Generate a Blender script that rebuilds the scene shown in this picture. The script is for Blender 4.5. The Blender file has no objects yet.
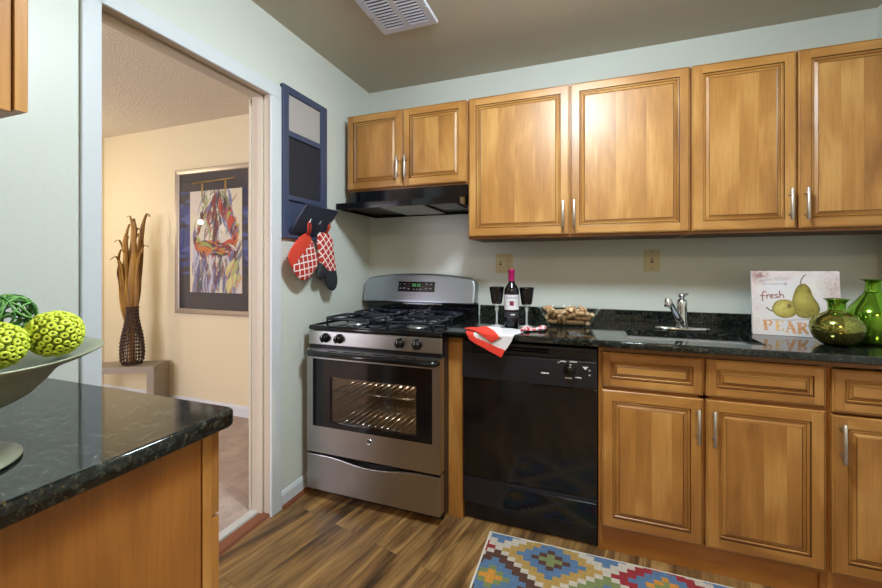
import bpy, bmesh, math, random
import numpy as np
from mathutils import Vector, Matrix, Euler

scene = bpy.context.scene
COL = scene.collection
random.seed(7)
R = math.radians

# ------------------------------------------------------------------ camera
cam_data = bpy.data.cameras.new('camera')
cam = bpy.data.objects.new('camera', cam_data)
COL.objects.link(cam)
cam.location = (1.4571, -2.4177, 1.2235)
cam.rotation_euler = (R(90), 0, 0.3411)
cam_data.sensor_width = 36.0
cam_data.lens = 390.28 / 882 * 36.0
cam_data.shift_x = -(448.86 - 441) / 882
cam_data.shift_y = -(294 - 265.66) / 882
cam_data.clip_start = 0.01
scene.camera = cam

# ------------------------------------------------------------------ world, lights, exposure
world = bpy.data.worlds.new('world')
scene.world = world
world.use_nodes = True
world.node_tree.nodes['Background'].inputs['Color'].default_value = (0.75, 0.85, 1.0, 1)
world.node_tree.nodes['Background'].inputs['Strength'].default_value = 0.3


def area(name, loc, rot, sx, sy, power, color):
    d = bpy.data.lights.new(name, 'AREA')
    d.shape = 'RECTANGLE'; d.size = sx; d.size_y = sy
    d.energy = power; d.color = color
    o = bpy.data.objects.new(name, d); COL.objects.link(o)
    o.location = loc; o.rotation_euler = rot
    return o


def point(name, loc, power, color, radius):
    d = bpy.data.lights.new(name, 'POINT')
    d.energy = power; d.color = color; d.shadow_soft_size = radius
    o = bpy.data.objects.new(name, d); COL.objects.link(o); o.location = loc
    return o


# an added warm fill light behind the camera to lift the shaded fronts,
# the two lamps of the room beyond the doorway
# (the kitchen's main light is the lit drum diffuser of its ceiling fixture, built further down)
LAMP = 96.0
area('rear_fill_light', (1.85, -3.55, 2.40), (0, 0, 0), .5, .5, 26, (1.0, 0.75, 0.50))
point('den_lamp', (-2.70, -0.88, 1.72), 11.5, (1.0, 0.89, 0.69), 0.022)
area('den_daylight', (-1.2, -3.9, 1.4), (R(90), 0, 0), 1.6, 1.4, 62, (0.86, 0.86, 1.0))

scene.view_settings.view_transform = 'Standard'
scene.view_settings.look = 'None'
scene.view_settings.gamma = 1.0
scene.view_settings.use_curve_mapping = False
scene.view_settings.exposure = 0.6
scene.cycles.max_bounces = 10
scene.cycles.diffuse_bounces = 5
scene.cycles.glossy_bounces = 5
scene.cycles.transmission_bounces = 8
scene.cycles.caustics_reflective = False
scene.cycles.caustics_refractive = False
scene.cycles.sample_clamp_indirect = 6.0


# ------------------------------------------------------------------ materials
def lin(c):
    c /= 255.0
    return c / 12.92 if c <= 0.04045 else ((c + 0.055) / 1.055) ** 2.4


def rgb(r, g, b):
    return (lin(r), lin(g), lin(b), 1.0)


def mat(name, color, rough=0.5, metal=0.0, coat=0.0, trans=0.0, ior=1.45, emit=None, estr=0.0, spec=0.5):
    m = bpy.data.materials.new(name)
    m.use_nodes = True
    b = m.node_tree.nodes['Principled BSDF']
    b.inputs['Base Color'].default_value = color
    b.inputs['Roughness'].default_value = rough
    b.inputs['Metallic'].default_value = metal
    b.inputs['Coat Weight'].default_value = coat
    b.inputs['Coat Roughness'].default_value = 0.30
    b.inputs['Transmission Weight'].default_value = trans
    b.inputs['IOR'].default_value = ior
    b.inputs['Specular IOR Level'].default_value = spec
    if emit:
        b.inputs['Emission Color'].default_value = emit
        b.inputs['Emission Strength'].default_value = estr
    return m


def N(m, typ, **kw):
    n = m.node_tree.nodes.new(typ)
    for k, v in kw.items():
        if k in n.inputs:
            n.inputs[k].default_value = v
        else:
            setattr(n, k, v)
    return n


def L(m, a, b):
    m.node_tree.links.new(a, b)


def BS(m):
    return m.node_tree.nodes['Principled BSDF']


def ramp(m, src, stops):
    n = N(m, 'ShaderNodeValToRGB')
    e = n.color_ramp.elements
    while len(e) < len(stops):
        e.new(0.5)
    for q, (p, c) in zip(e, stops):
        q.position = p; q.color = c
    L(m, src, n.inputs['Fac'])
    return n


def mapped(m, kind, scale, rot=(0, 0, 0)):
    t = N(m, 'ShaderNodeTexCoord')
    mp = N(m, 'ShaderNodeMapping')
    mp.inputs['Scale'].default_value = scale
    mp.inputs['Rotation'].default_value = rot
    L(m, t.outputs[kind], mp.inputs['Vector'])
    return mp.outputs['Vector']


def noise(m, vec, scale, detail=4, rough=0.5, dist=0.0):
    n = N(m, 'ShaderNodeTexNoise')
    n.inputs['Scale'].default_value = scale
    n.inputs['Detail'].default_value = detail
    n.inputs['Roughness'].default_value = rough
    n.inputs['Distortion'].default_value = dist
    L(m, vec, n.inputs['Vector'])
    return n


def bump(m, height, strength, dist=0.01):
    b = N(m, 'ShaderNodeBump')
    b.inputs['Strength'].default_value = strength
    b.inputs['Distance'].default_value = dist
    L(m, height, b.inputs['Height'])
    L(m, b.outputs['Normal'], BS(m).inputs['Normal'])


def mixc(m, fac, a, b, mode='MIX'):
    n = N(m, 'ShaderNodeMix', data_type='RGBA', blend_type=mode)
    for sock, v in ((n.inputs[0], fac), (n.inputs[6], a), (n.inputs[7], b)):
        if hasattr(v, 'is_output'):
            L(m, v, sock)
        else:
            sock.default_value = v
    return n.outputs[2]


def wood_mat(name, dark, midc, light, rough=0.32):
    """Lacquered maple: UV u runs along the grain, v across it; every board has its own UV offset."""
    m = mat(name, midc, rough, coat=0.25)
    a = noise(m, mapped(m, 'UV', (2.0, 13, 1)), 1.0, 4, 0.5, 0.9)
    b = noise(m, mapped(m, 'UV', (1.1, 2.6, 1)), 1.0, 3, 0.5, 1.6)
    c = noise(m, mapped(m, 'UV', (7, 160, 1)), 1.0, 2, 0.5)
    mx = N(m, 'ShaderNodeMath', operation='MULTIPLY_ADD')
    L(m, a.outputs['Fac'], mx.inputs[0]); mx.inputs[1].default_value = 0.32
    ad = N(m, 'ShaderNodeMath', operation='MULTIPLY')
    L(m, b.outputs['Fac'], ad.inputs[0]); ad.inputs[1].default_value = 0.68
    L(m, ad.outputs[0], mx.inputs[2])
    rp = ramp(m, mx.outputs[0], [(0.33, dark), (0.5, midc), (0.66, light)])
    fine = ramp(m, c.outputs['Fac'], [(0.3, (0.86, 0.84, 0.80, 1)), (0.6, (1, 1, 1, 1))])
    L(m, mixc(m, 1.0, rp.outputs['Color'], fine.outputs['Color'], 'MULTIPLY'), BS(m).inputs['Base Color'])
    return m


M = {}
M['wood'] = wood_mat('honey_maple', rgb(140, 92, 42), rgb(170, 118, 57), rgb(194, 146, 82), 0.40)
M['wood_side'] = wood_mat('honey_maple_veneer', rgb(134, 84, 33), rgb(153, 98, 40), rgb(168, 112, 50), 0.42)
M['glaze'] = mat('chocolate_glaze', rgb(70, 38, 14), 0.4, coat=0.2)
M['cab_under'] = mat('cabinet_underside', rgb(92, 66, 44), 0.6)

m = M['wall'] = mat('pale_sage_wall_paint', rgb(204, 208, 201), 0.38)
bump(m, noise(m, mapped(m, 'Object', (1, 1, 1)), 90, 3).outputs['Fac'], 0.12, 0.004)
m = M['ceiling'] = mat('kitchen_ceiling_paint', rgb(190, 184, 168), 0.7)
bump(m, noise(m, mapped(m, 'Object', (1, 1, 1)), 60, 3).outputs['Fac'], 0.1, 0.004)
m = M['den_wall'] = mat('cream_wall_paint', rgb(215, 202, 170), 0.55)
bump(m, noise(m, mapped(m, 'Object', (1, 1, 1)), 80, 3).outputs['Fac'], 0.08, 0.004)
m = M['popcorn'] = mat('popcorn_ceiling', rgb(226, 214, 196), 0.9)
bump(m, noise(m, mapped(m, 'Object', (1, 1, 1)), 85, 5, 0.7).outputs['Fac'], 1.0, 0.02)
M['trim'] = mat('white_trim_paint', rgb(204, 209, 214), 0.35)
M['jamb'] = mat('off_white_jamb_paint', rgb(192, 180, 162), 0.4)
M['red_wood'] = mat('reddish_wood', rgb(122, 72, 48), 0.45)
M['carpet_bar'] = mat('grey_carpet_bar', rgb(186, 184, 178), 0.5)
m = M['carpet'] = mat('beige_carpet', rgb(186, 164, 148), 0.95)
nz = noise(m, mapped(m, 'Object', (1, 1, 1)), 120, 3, 0.7)
big = noise(m, mapped(m, 'Object', (1, 1, 1)), 7, 4, 0.6)
L(m, mixc(m, 0.6, ramp(m, nz.outputs['Fac'], [(0.3, rgb(172, 150, 138)), (0.7, rgb(226, 208, 196))]).outputs['Color'],
          ramp(m, big.outputs['Fac'], [(0.35, rgb(184, 162, 152)), (0.65, rgb(222, 204, 192))]).outputs['Color']), BS(m).inputs['Base Color'])
bump(m, nz.outputs['Fac'], 1.0, 0.02)

# vinyl plank floor, the boards laid 12 degrees off the room's axis
m = M['floor'] = mat('vinyl_plank_floor', rgb(110, 80, 48), 0.36)
vec = mapped(m, 'Object', (1, 1, 1), (0, 0, R(90 + 12)))
br = N(m, 'ShaderNodeTexBrick')
L(m, vec, br.inputs['Vector'])
br.offset = 0.37
for k, v in (('Scale', 1.0), ('Mortar Size', 0.0010), ('Brick Width', 1.22), ('Row Height', 0.125), ('Bias', 0.0), ('Mortar Smooth', 0.2)):
    br.inputs[k].default_value = v
br.inputs['Color1'].default_value = (0, 0, 0, 1)
br.inputs['Color2'].default_value = (1, 1, 1, 1)
br.inputs['Mortar'].default_value = (0.5, 0.5, 0.5, 1)
mp2 = N(m, 'ShaderNodeMapping')
mp2.inputs['Scale'].default_value = (1.3, 15.0, 1.0)
L(m, vec, mp2.inputs['Vector'])
sh = N(m, 'ShaderNodeVectorMath', operation='MULTIPLY_ADD')
L(m, br.outputs['Color'], sh.inputs[0]); sh.inputs[1].default_value = (9.0, 5.0, 3.0)
L(m, mp2.outputs['Vector'], sh.inputs[2])
g1 = noise(m, sh.outputs[0], 1.0, 6, 0.62, 0.9)
mp3 = N(m, 'ShaderNodeMapping'); mp3.inputs['Scale'].default_value = (4, 90, 1)
L(m, vec, mp3.inputs['Vector'])
g2 = noise(m, mp3.outputs['Vector'], 1.0, 3, 0.6)
c1 = ramp(m, g1.outputs['Fac'], [(0.32, rgb(58, 42, 28)), (0.43, rgb(112, 82, 50)), (0.55, rgb(152, 117, 72)), (0.70, rgb(190, 154, 100))])
c2 = ramp(m, g2.outputs['Fac'], [(0.3, (0.72, 0.70, 0.66, 1)), (0.65, (1, 1, 1, 1))])
cc = mixc(m, 1.0, c1.outputs['Color'], c2.outputs['Color'], 'MULTIPLY')
tone = ramp(m, br.outputs['Color'], [(0.0, (0.90, 0.89, 0.88, 1)), (1.0, (1.04, 1.02, 1.0, 1))])
cc = mixc(m, 1.0, cc, tone.outputs['Color'], 'MULTIPLY')
L(m, mixc(m, br.outputs['Fac'], cc, rgb(72, 52, 34)), BS(m).inputs['Base Color'])
bump(m, g2.outputs['Fac'], 0.08, 0.003)

# dark green-black granite with grey and gold flecks
m = M['granite'] = mat('dark_granite', rgb(20, 24, 22), 0.07, spec=0.5)
BS(M['granite']).inputs['IOR'].default_value = 1.5
v1 = N(m, 'ShaderNodeTexVoronoi'); v1.inputs['Scale'].default_value = 150
L(m, mapped(m, 'Object', (1, 1, 1)), v1.inputs['Vector'])
n1 = noise(m, mapped(m, 'Object', (1, 1, 1)), 75, 5, 0.7)
n2 = noise(m, mapped(m, 'Object', (1, 1, 1)), 24, 4, 0.6, 0.6)
n3 = noise(m, mapped(m, 'Object', (1.0, 1.3, 0.9)), 110, 3, 0.6)
ca = ramp(m, n1.outputs['Fac'], [(0.36, rgb(9, 11, 11)), (0.50, rgb(22, 27, 26)), (0.60, rgb(46, 51, 46)), (0.74, rgb(98, 100, 86))])
cb = ramp(m, n3.outputs['Fac'], [(0.60, (0, 0, 0, 1)), (0.70, (1, 1, 1, 1))])
cd = ramp(m, n2.outputs['Fac'], [(0.40, (0.55, 0.55, 0.55, 1)), (0.62, (1.15, 1.15, 1.15, 1))])
c = mixc(m, cb.outputs['Color'], ca.outputs['Color'], rgb(84, 72, 46))
L(m, mixc(m, 1.0, c, cd.outputs['Color'], 'MULTIPLY'), BS(m).inputs['Base Color'])

m = M['steel'] = mat('brushed_stainless', rgb(172, 170, 168), 0.30, metal=1.0)
nz = noise(m, mapped(m, 'Object', (2, 2, 260)), 1.0, 3, 0.6)
mr = N(m, 'ShaderNodeMapRange'); mr.inputs['To Min'].default_value = 0.26; mr.inputs['To Max'].default_value = 0.44
L(m, nz.outputs['Fac'], mr.inputs['Value']); L(m, mr.outputs[0], BS(m).inputs['Roughness'])
M['cool_lit_steel'] = mat('cool_lit_brushed_steel', rgb(160, 167, 176), 0.33, metal=1.0)  # backguard steel, the bluish cast of cool light put into its colour
M['chrome'] = mat('polished_chrome', rgb(214, 216, 220), 0.12, metal=1.0)
M['nickel'] = mat('brushed_nickel', rgb(206, 204, 200), 0.38, metal=1.0)
M['black_gloss'] = mat('black_enamel', rgb(12, 13, 17), 0.10, spec=0.6)
M['black_satin'] = mat('black_plastic', rgb(25, 26, 33), 0.30)
M['black_matt'] = mat('black_rubber', rgb(14, 14, 15), 0.7)
M['grate'] = mat('blue_black_cast_iron', rgb(22, 27, 40), 0.28)
M['burner_metal'] = mat('burner_aluminium', rgb(196, 200, 206), 0.3, metal=1.0)
M['oven_enamel'] = mat('speckled_oven_enamel', rgb(84, 72, 58), 0.4)
M['almond'] = mat('almond_plastic', rgb(198, 186, 146), 0.4)
M['almond_dark'] = mat('dark_slot', rgb(70, 58, 36), 0.6)
M['dim_mark'] = mat('grey_print', rgb(118, 122, 130), 0.6)
M['white_mark'] = mat('white_print', rgb(214, 216, 222), 0.5)
M['vent_white'] = mat('white_vent_enamel', rgb(206, 210, 226), 0.4)
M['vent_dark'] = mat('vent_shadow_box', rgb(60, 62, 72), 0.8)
M['navy'] = mat('navy_painted_wood', rgb(62, 70, 96), 0.45)
M['linen'] = mat('grey_linen_board', rgb(168, 162, 158), 0.9)
nz = noise(M['linen'], mapped(M['linen'], 'Object', (1, 1, 1)), 420, 2)
bump(M['linen'], nz.outputs['Fac'], 0.4, 0.002)
M['chalk'] = mat('charcoal_chalkboard', rgb(38, 38, 46), 0.75)
M['bowl_metal'] = mat('pewter_green_metal', rgb(150, 155, 134), 0.42, metal=0.25)


def clear_mat(name, tint, gloss=(1, 1, 1, 1), ior=1.45, rough=0.02):
    """Thin clear or tinted pane: light goes straight through, Fresnel reflection on top."""
    m = bpy.data.materials.new(name); m.use_nodes = True
    nt = m.node_tree; nt.nodes.clear()
    o = nt.nodes.new('ShaderNodeOutputMaterial')
    mx = nt.nodes.new('ShaderNodeMixShader'); tr = nt.nodes.new('ShaderNodeBsdfTransparent')
    gl = nt.nodes.new('ShaderNodeBsdfGlossy'); fr = nt.nodes.new('ShaderNodeLayerWeight')
    pw_ = nt.nodes.new('ShaderNodeMath'); pw_.operation = 'POWER'; pw_.inputs[1].default_value = 5.0
    fa = nt.nodes.new('ShaderNodeMath'); fa.operation = 'MULTIPLY_ADD'; fa.inputs[1].default_value = 0.6
    fa.inputs[2].default_value = ((ior - 1) / (ior + 1)) ** 2
    nt.links.new(fr.outputs['Facing'], pw_.inputs[0]); nt.links.new(pw_.outputs[0], fa.inputs[0])
    tr.inputs['Color'].default_value = tint; gl.inputs['Color'].default_value = gloss
    gl.inputs['Roughness'].default_value = rough
    nt.links.new(fa.outputs[0], mx.inputs[0]); nt.links.new(tr.outputs[0], mx.inputs[1]); nt.links.new(gl.outputs[0], mx.inputs[2])
    nt.links.new(mx.outputs[0], o.inputs[0])
    return m


M['oven_glass'] = clear_mat('smoked_oven_glass', (0.80, 0.78, 0.75, 1))
M['picture_glass'] = clear_mat('picture_glass', (0.97, 0.97, 0.97, 1))
M['dish_glass'] = clear_mat('clear_dish_glass', (0.96, 0.985, 0.975, 1), ior=1.5)
M['goblet_clear'] = mat('clear_cut_glass', (0.80, 0.82, 0.86, 1), 0.08, trans=0.45, ior=1.45)


def attr_mat(name, rough=0.6, coat=0.0):
    m = mat(name, (0.5, 0.5, 0.5, 1), rough, coat=coat)
    a = N(m, 'ShaderNodeVertexColor', layer_name='paint')
    L(m, a.outputs['Color'], BS(m).inputs['Base Color'])
    return m


# ------------------------------------------------------------------ mesh helpers
ORG = {}


class MB:
    """Collects shapes into one bmesh with UVs; build() links them as one object."""

    def __init__(self):
        self.bm = bmesh.new()
        self.uv = self.bm.loops.layers.uv.new('UVMap')

    def face(self, pts, mi=0, grain=None, smooth=False, off=None):
        vs = [self.bm.verts.new(p) for p in pts]
        f = self.bm.faces.new(vs)
        f.material_index = mi; f.smooth = smooth
        self.set_uv(f, grain, off)
        return f

    def set_uv(self, f, grain, off):
        f.normal_update()
        n = f.normal
        ax = max(range(3), key=lambda i: abs(n[i]))
        rest = [i for i in range(3) if i != ax]
        g = {'x': 0, 'y': 1, 'z': 2}.get(grain)
        if g in rest:
            u = g; v = [i for i in rest if i != g][0]
        else:
            u, v = rest
        off = off or (0, 0)
        for lp in f.loops:
            lp[self.uv].uv = (lp.vert.co[u] + off[0], lp.vert.co[v] + off[1])

    def merge(self, tb, mi=0, grain='z', smooth=False):
        off = (random.uniform(0, 50), random.uniform(0, 50))
        tb.verts.index_update()
        vs = [self.bm.verts.new(v.co) for v in tb.verts]
        for f in tb.faces:
            try:
                nf = self.bm.faces.new([vs[v.index] for v in f.verts])
            except ValueError:
                continue
            nf.material_index = mi; nf.smooth = smooth
            self.set_uv(nf, grain, off)
        tb.free()

    def box(self, x0, x1, y0, y1, z0, z1, bev=0.0, seg=2, mi=0, grain='z', M4=None, smooth=False):
        tb = bmesh.new()
        bmesh.ops.create_cube(tb, size=1)
        for v in tb.verts:
            v.co = Vector((x0 + (v.co.x + .5) * (x1 - x0), y0 + (v.co.y + .5) * (y1 - y0), z0 + (v.co.z + .5) * (z1 - z0)))
        if bev > 0:
            bmesh.ops.bevel(tb, geom=tb.edges[:], offset=bev, segments=seg, profile=0.5, affect='EDGES')
        if M4 is not None:
            tb.transform(M4)
        self.merge(tb, mi, grain, smooth)
        return self

    def prism(self, pts2, a0, a1, axis, bev=0.0, seg=2, mi=0, grain='z', smooth=False, M4=None):
        """Extrude a 2-D outline along an axis; pts2 are the other two coordinates in xyz order."""
        tb = bmesh.new()

        def P(p, a):
            q = list(p); q.insert('xyz'.index(axis), a); return q
        b = [tb.verts.new(P(p, a0)) for p in pts2]
        t = [tb.verts.new(P(p, a1)) for p in pts2]
        n = len(pts2)
        tb.faces.new(b); tb.faces.new(t[::-1])
        for i in range(n):
            tb.faces.new([b[i], b[(i + 1) % n], t[(i + 1) % n], t[i]])
        bmesh.ops.recalc_face_normals(tb, faces=tb.faces[:])
        if bev > 0:
            ed = [e for e in tb.edges if len(e.link_faces) == 2 and e.calc_face_angle(0) > 0.4]
            bmesh.ops.bevel(tb, geom=ed, offset=bev, segments=seg, profile=0.5, affect='EDGES')
        if M4 is not None:
            tb.transform(M4)
        self.merge(tb, mi, grain, smooth)
        return self

    def lathe(self, prof, c=(0, 0, 0), n=48, mi=0, M4=None, smooth=True, wob=None):
        """prof: (r, z) pairs, spun round the z axis."""
        tb = bmesh.new()
        rings = []
        for r, z in prof:
            if r < 1e-6:
                rings.append([tb.verts.new((c[0], c[1], c[2] + z))])
            else:
                ring = []
                for k in range(n):
                    a = 2 * math.pi * k / n
                    rr = r * (wob(a, r, z) if wob else 1)
                    ring.append(tb.verts.new((c[0] + rr * math.cos(a), c[1] + rr * math.sin(a), c[2] + z)))
                rings.append(ring)
        for A, B in zip(rings, rings[1:]):
            if len(A) == 1 and len(B) == 1:
                continue
            for k in range(n):
                k2 = (k + 1) % n
                if len(A) == 1:
                    tb.faces.new([A[0], B[k], B[k2]])
                elif len(B) == 1:
                    tb.faces.new([A[k], B[0], A[k2]])
                else:
                    tb.faces.new([A[k], B[k], B[k2], A[k2]])
        bmesh.ops.recalc_face_normals(tb, faces=tb.faces[:])
        if M4 is not None:
            tb.transform(M4)
        self.merge(tb, mi, 'z', smooth)
        return self

    def cyl(self, p, q, r, n=16, mi=0, smooth=True, r2=None, bev=0.0):
        p, q = Vector(p), Vector(q)
        d = q - p; h = d.length
        r2 = r if r2 is None else r2
        b = min(bev, h * .4, r * .8)
        prof = [(0, 0), (r - b, 0)] + ([(r, b), (r2, h - b)] if b > 0 else [(r, 0), (r2, h)]) + [(r2 - b, h), (0, h)]
        prof2 = [prof[0]]
        for a in prof[1:]:
            if abs(a[0] - prof2[-1][0]) + abs(a[1] - prof2[-1][1]) > 1e-7:
                prof2.append(a)
        M4 = Matrix.Translation(p) @ d.to_track_quat('Z', 'Y').to_matrix().to_4x4()
        return self.lathe(prof2, (0, 0, 0), n, mi, M4, smooth)

    def tube(self, pts, r, n=8, closed=False, mi=0, rad=None):
        pts = [Vector(p) for p in pts]
        N_ = len(pts)
        tb = bmesh.new(); rings = []
        up = Vector((0, 0, 1))
        prev = None
        for i in range(N_):
            if closed:
                t = pts[(i + 1) % N_] - pts[i - 1]
            else:
                t = pts[min(i + 1, N_ - 1)] - pts[max(i - 1, 0)]
            t.normalize()
            if prev is None:
                a = t.cross(up)
                if a.length < 0.05:
                    a = t.cross(Vector((1, 0, 0)))
            else:
                a = prev - t * prev.dot(t)
                if a.length < 1e-4:
                    a = t.cross(up)
            a.normalize(); b = t.cross(a); prev = a
            rr = rad[i] if rad else r
            rings.append([tb.verts.new(pts[i] + a * (rr * math.cos(2 * math.pi * k / n)) + b * (rr * math.sin(2 * math.pi * k / n))) for k in range(n)])
        pairs = list(zip(rings, rings[1:])) + ([(rings[-1], rings[0])] if closed else [])
        for A, B in pairs:
            if closed and A is rings[-1]:
                best = min(range(n), key=lambda s: (A[0].co - B[s].co).length)
            else:
                best = 0
            for k in range(n):
                tb.faces.new([A[k], A[(k + 1) % n], B[(k + 1 + best) % n], B[(k + best) % n]])
        if not closed:
            tb.faces.new(rings[0][::-1]); tb.faces.new(rings[-1])
        bmesh.ops.recalc_face_normals(tb, faces=tb.faces[:])
        self.merge(tb, mi, 'z', True)
        return self

    def build(self, name, mats, parent=None, org=(0, 0, 0), recalc=False):
        if not isinstance(mats, (list, tuple)):
            mats = [mats]
        if recalc:
            bmesh.ops.recalc_face_normals(self.bm, faces=self.bm.faces[:])
        if parent is not None:
            org = ORG[parent.name]
        o = Vector(org)
        for v in self.bm.verts:
            v.co -= o
        me = bpy.data.meshes.new(name)
        self.bm.to_mesh(me); self.bm.free()
        for mm in mats:
            me.materials.append(M[mm] if isinstance(mm, str) else mm)
        ob = bpy.data.objects.new(name, me)
        COL.objects.link(ob)
        if parent is not None:
            ob.parent = parent
        else:
            ob.location = o
        ORG[ob.name] = org
        return ob


def thing(name, loc, label, cat, group=None):
    o = bpy.data.objects.new(name, None)
    o.empty_display_size = 0.05
    COL.objects.link(o); o.location = loc
    ORG[o.name] = tuple(loc)
    return tag(o, label, cat, group)


def tag(o, label, cat, group=None):
    o['label'] = label; o['category'] = cat
    if group:
        o['group'] = group
    return o


def struct(o):
    o['kind'] = 'structure'
    return o


def copy_tree(o, parent=None):
    c = o.copy(); COL.objects.link(c)
    if parent is not None:
        c.parent = parent
    for ch in list(o.children):
        copy_tree(ch, c)
    return c


# painted pictures: colour arrays of shape (rows from the bottom, columns, 3) in linear light
def grid_mesh(name, arr, origin, ux, uy, material, parent=None, org=(0, 0, 0)):
    ny, nx, _ = arr.shape
    org = ORG[parent.name] if parent is not None else org
    o_, ux, uy = np.array(origin, float) - np.array(org, float), np.array(ux, float), np.array(uy, float)
    U, V_ = np.meshgrid(np.linspace(0, 1, nx), np.linspace(0, 1, ny))
    co = o_ + U[..., None] * ux + V_[..., None] * uy
    me = bpy.data.meshes.new(name)
    idx = np.arange(nx * ny).reshape(ny, nx)
    fc = np.stack([idx[:-1, :-1], idx[:-1, 1:], idx[1:, 1:], idx[1:, :-1]], -1).reshape(-1, 4)
    me.from_pydata(co.reshape(-1, 3).tolist(), [], fc.tolist())
    ca = me.color_attributes.new('paint', 'FLOAT_COLOR', 'POINT')
    rgba = np.ones((nx * ny, 4), np.float32); rgba[:, :3] = arr.reshape(-1, 3)
    ca.data.foreach_set('color', rgba.ravel())
    me.materials.append(material)
    ob = bpy.data.objects.new(name, me); COL.objects.link(ob)
    if parent is not None:
        ob.parent = parent
    else:
        ob.location = org
    ORG[ob.name] = org
    return ob


class Canvas:
    def __init__(self, w, h, res, col):
        self.w, self.h = w, h
        self.nx, self.ny = int(w * res), int(h * res)
        self.a = np.ones((self.ny, self.nx, 3)) * np.array(col[:3])
        self.X, self.Y = np.meshgrid(np.linspace(0, w, self.nx), np.linspace(0, h, self.ny))

    def blend(self, mask, col, alpha=1.0):
        k = np.clip(mask, 0, 1)[..., None] * alpha
        self.a = self.a * (1 - k) + np.array(col)[..., :3] * k

    def seg(self, p, q, r0, r1, col, alpha=1.0, soft=0.0008):
        d = np.array(q, float) - np.array(p, float); l2 = max(d @ d, 1e-9)
        t = np.clip(((self.X - p[0]) * d[0] + (self.Y - p[1]) * d[1]) / l2, 0, 1)
        dist = np.hypot(self.X - p[0] - t * d[0], self.Y - p[1] - t * d[1])
        self.blend((r0 + (r1 - r0) * t - dist) / soft + 0.5, col, alpha)

    def line(self, pts, r, col, alpha=1.0, soft=0.0008):
        for p, q in zip(pts, pts[1:]):
            self.seg(p, q, r, r, col, alpha, soft)

    def noise(self, sx, sy, seed):
        g = np.random.default_rng(seed)
        nx, ny = max(2, int(self.w / sx) + 2), max(2, int(self.h / sy) + 2)
        n = g.random((ny, nx))
        x = self.X / self.w * (nx - 1.001); y = self.Y / self.h * (ny - 1.001)
        i, j = x.astype(int), y.astype(int); fx, fy = x - i, y - j
        fx = fx * fx * (3 - 2 * fx); fy = fy * fy * (3 - 2 * fy)
        return (n[j, i] * (1 - fx) + n[j, i + 1] * fx) * (1 - fy) + (n[j + 1, i] * (1 - fx) + n[j + 1, i + 1] * fx) * fy

# ------------------------------------------------------------------ the setting
H = 2.4445           # ceiling height
DY0, DY1, DZ = -1.622, -0.920, 2.055      # doorway in the left wall (inside of the casing)
RX = 2.75            # right wall
YB = -2.47           # face of the partition behind the left counter
YR = -4.6

b = MB(); b.box(0.0, RX + .1, YR - .1, 0.0, -0.05, 0.0)
struct(b.build('floor', 'floor'))
b = MB(); b.box(-4.2, -0.115, YR - .1, 0.0, -0.05, 0.004)
struct(b.build('floor_carpet', 'carpet'))
b = MB(); b.box(-0.115, 0.0, YR - .1, 0.0, -0.05, 0.0)
struct(b.build('floor_threshold_base', 'red_wood'))
b = MB(); b.box(0.0, RX + .1, YR - .1, 0.0, H, H + .1)
struct(b.build('ceiling', 'ceiling'))
b = MB(); b.box(-4.2, -0.12, YR - .1, 0.0, H, H + .1)
struct(b.build('ceiling_textured', 'popcorn'))

b = MB(); b.box(-0.12, RX + .1, 0.0, 0.1, -0.05, H + .1)
struct(b.build('wall_back', 'wall'))
b = MB(); b.box(-4.2, -0.12, 0.0, 0.1, -0.05, H + .1)
struct(b.build('wall_back_den', 'den_wall'))
b = MB(); b.box(RX, RX + .1, YR, 0.0, 0, H)
struct(b.build('wall_right', 'wall'))
# the left wall is two skins: sage on the kitchen side, cream on the other
for nm, xa, xb, mm in (('wall_left', -0.06, 0.0, 'wall'), ('wall_left_den', -0.12, -0.06, 'den_wall')):
    b = MB()
    b.box(xa, xb, DY1 + .03, 0.0, 0, H)
    b.box(xa, xb, YR, DY0 - .03, 0, H)
    b.box(xa, xb, DY0 - .03, DY1 + .03, DZ + .03, H)
    struct(b.build(nm, mm))
b = MB(); b.box(0.0, 0.95, YB - .1, YB, 0, H)
struct(b.build('wall_front', 'wall'))
b = MB(); b.box(-4.2, -4.1, YR, 0.0, 0, H)
struct(b.build('wall_left_far', 'den_wall'))
b = MB(); b.box(-2.98, -2.90, -0.62, 0.0, 0, H)
struct(b.build('wall_den_return', 'den_wall'))
b = MB(); b.box(0.0, RX, YR - .1, YR, 0, H)
struct(b.build('wall_rear', 'wall'))
b = MB(); b.box(-4.1, -0.12, YR - .1, YR, 0, H)
struct(b.build('wall_rear_den', 'den_wall'))
# door casing and jamb
b = MB()
for y0, y1 in ((DY0 - .053, DY0), (DY1, DY1 + .066)):
    b.box(0.0, 0.013, y0, y1, 0, DZ, 0.003, 2)
b.box(0.0, 0.013, DY0 - .053, DY1 + .066, DZ, DZ + .064, 0.003, 2)
struct(b.build('trim_1', 'trim'))
b = MB()
jy0, jy1 = DY0 - .008, DY1 + .008
b.box(-0.125, 0.0, jy0 - .022, jy0, 0.0, DZ + .03)
b.box(-0.125, 0.0, jy1, jy1 + .022, 0.0, DZ + .03)
b.box(-0.125, 0.0, jy0, jy1, DZ + .008, DZ + .03)
for y0, y1 in ((jy0, jy0 + .011), (jy1 - .011, jy1)):
    b.box(-0.078, -0.044, y0, y1, 0.0, DZ + .008, 0.003, 2)
b.box(-0.078, -0.044, jy0, jy1, DZ - .003, DZ + .008, 0.003, 2)
struct(b.build('trim_2', 'jamb'))
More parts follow.
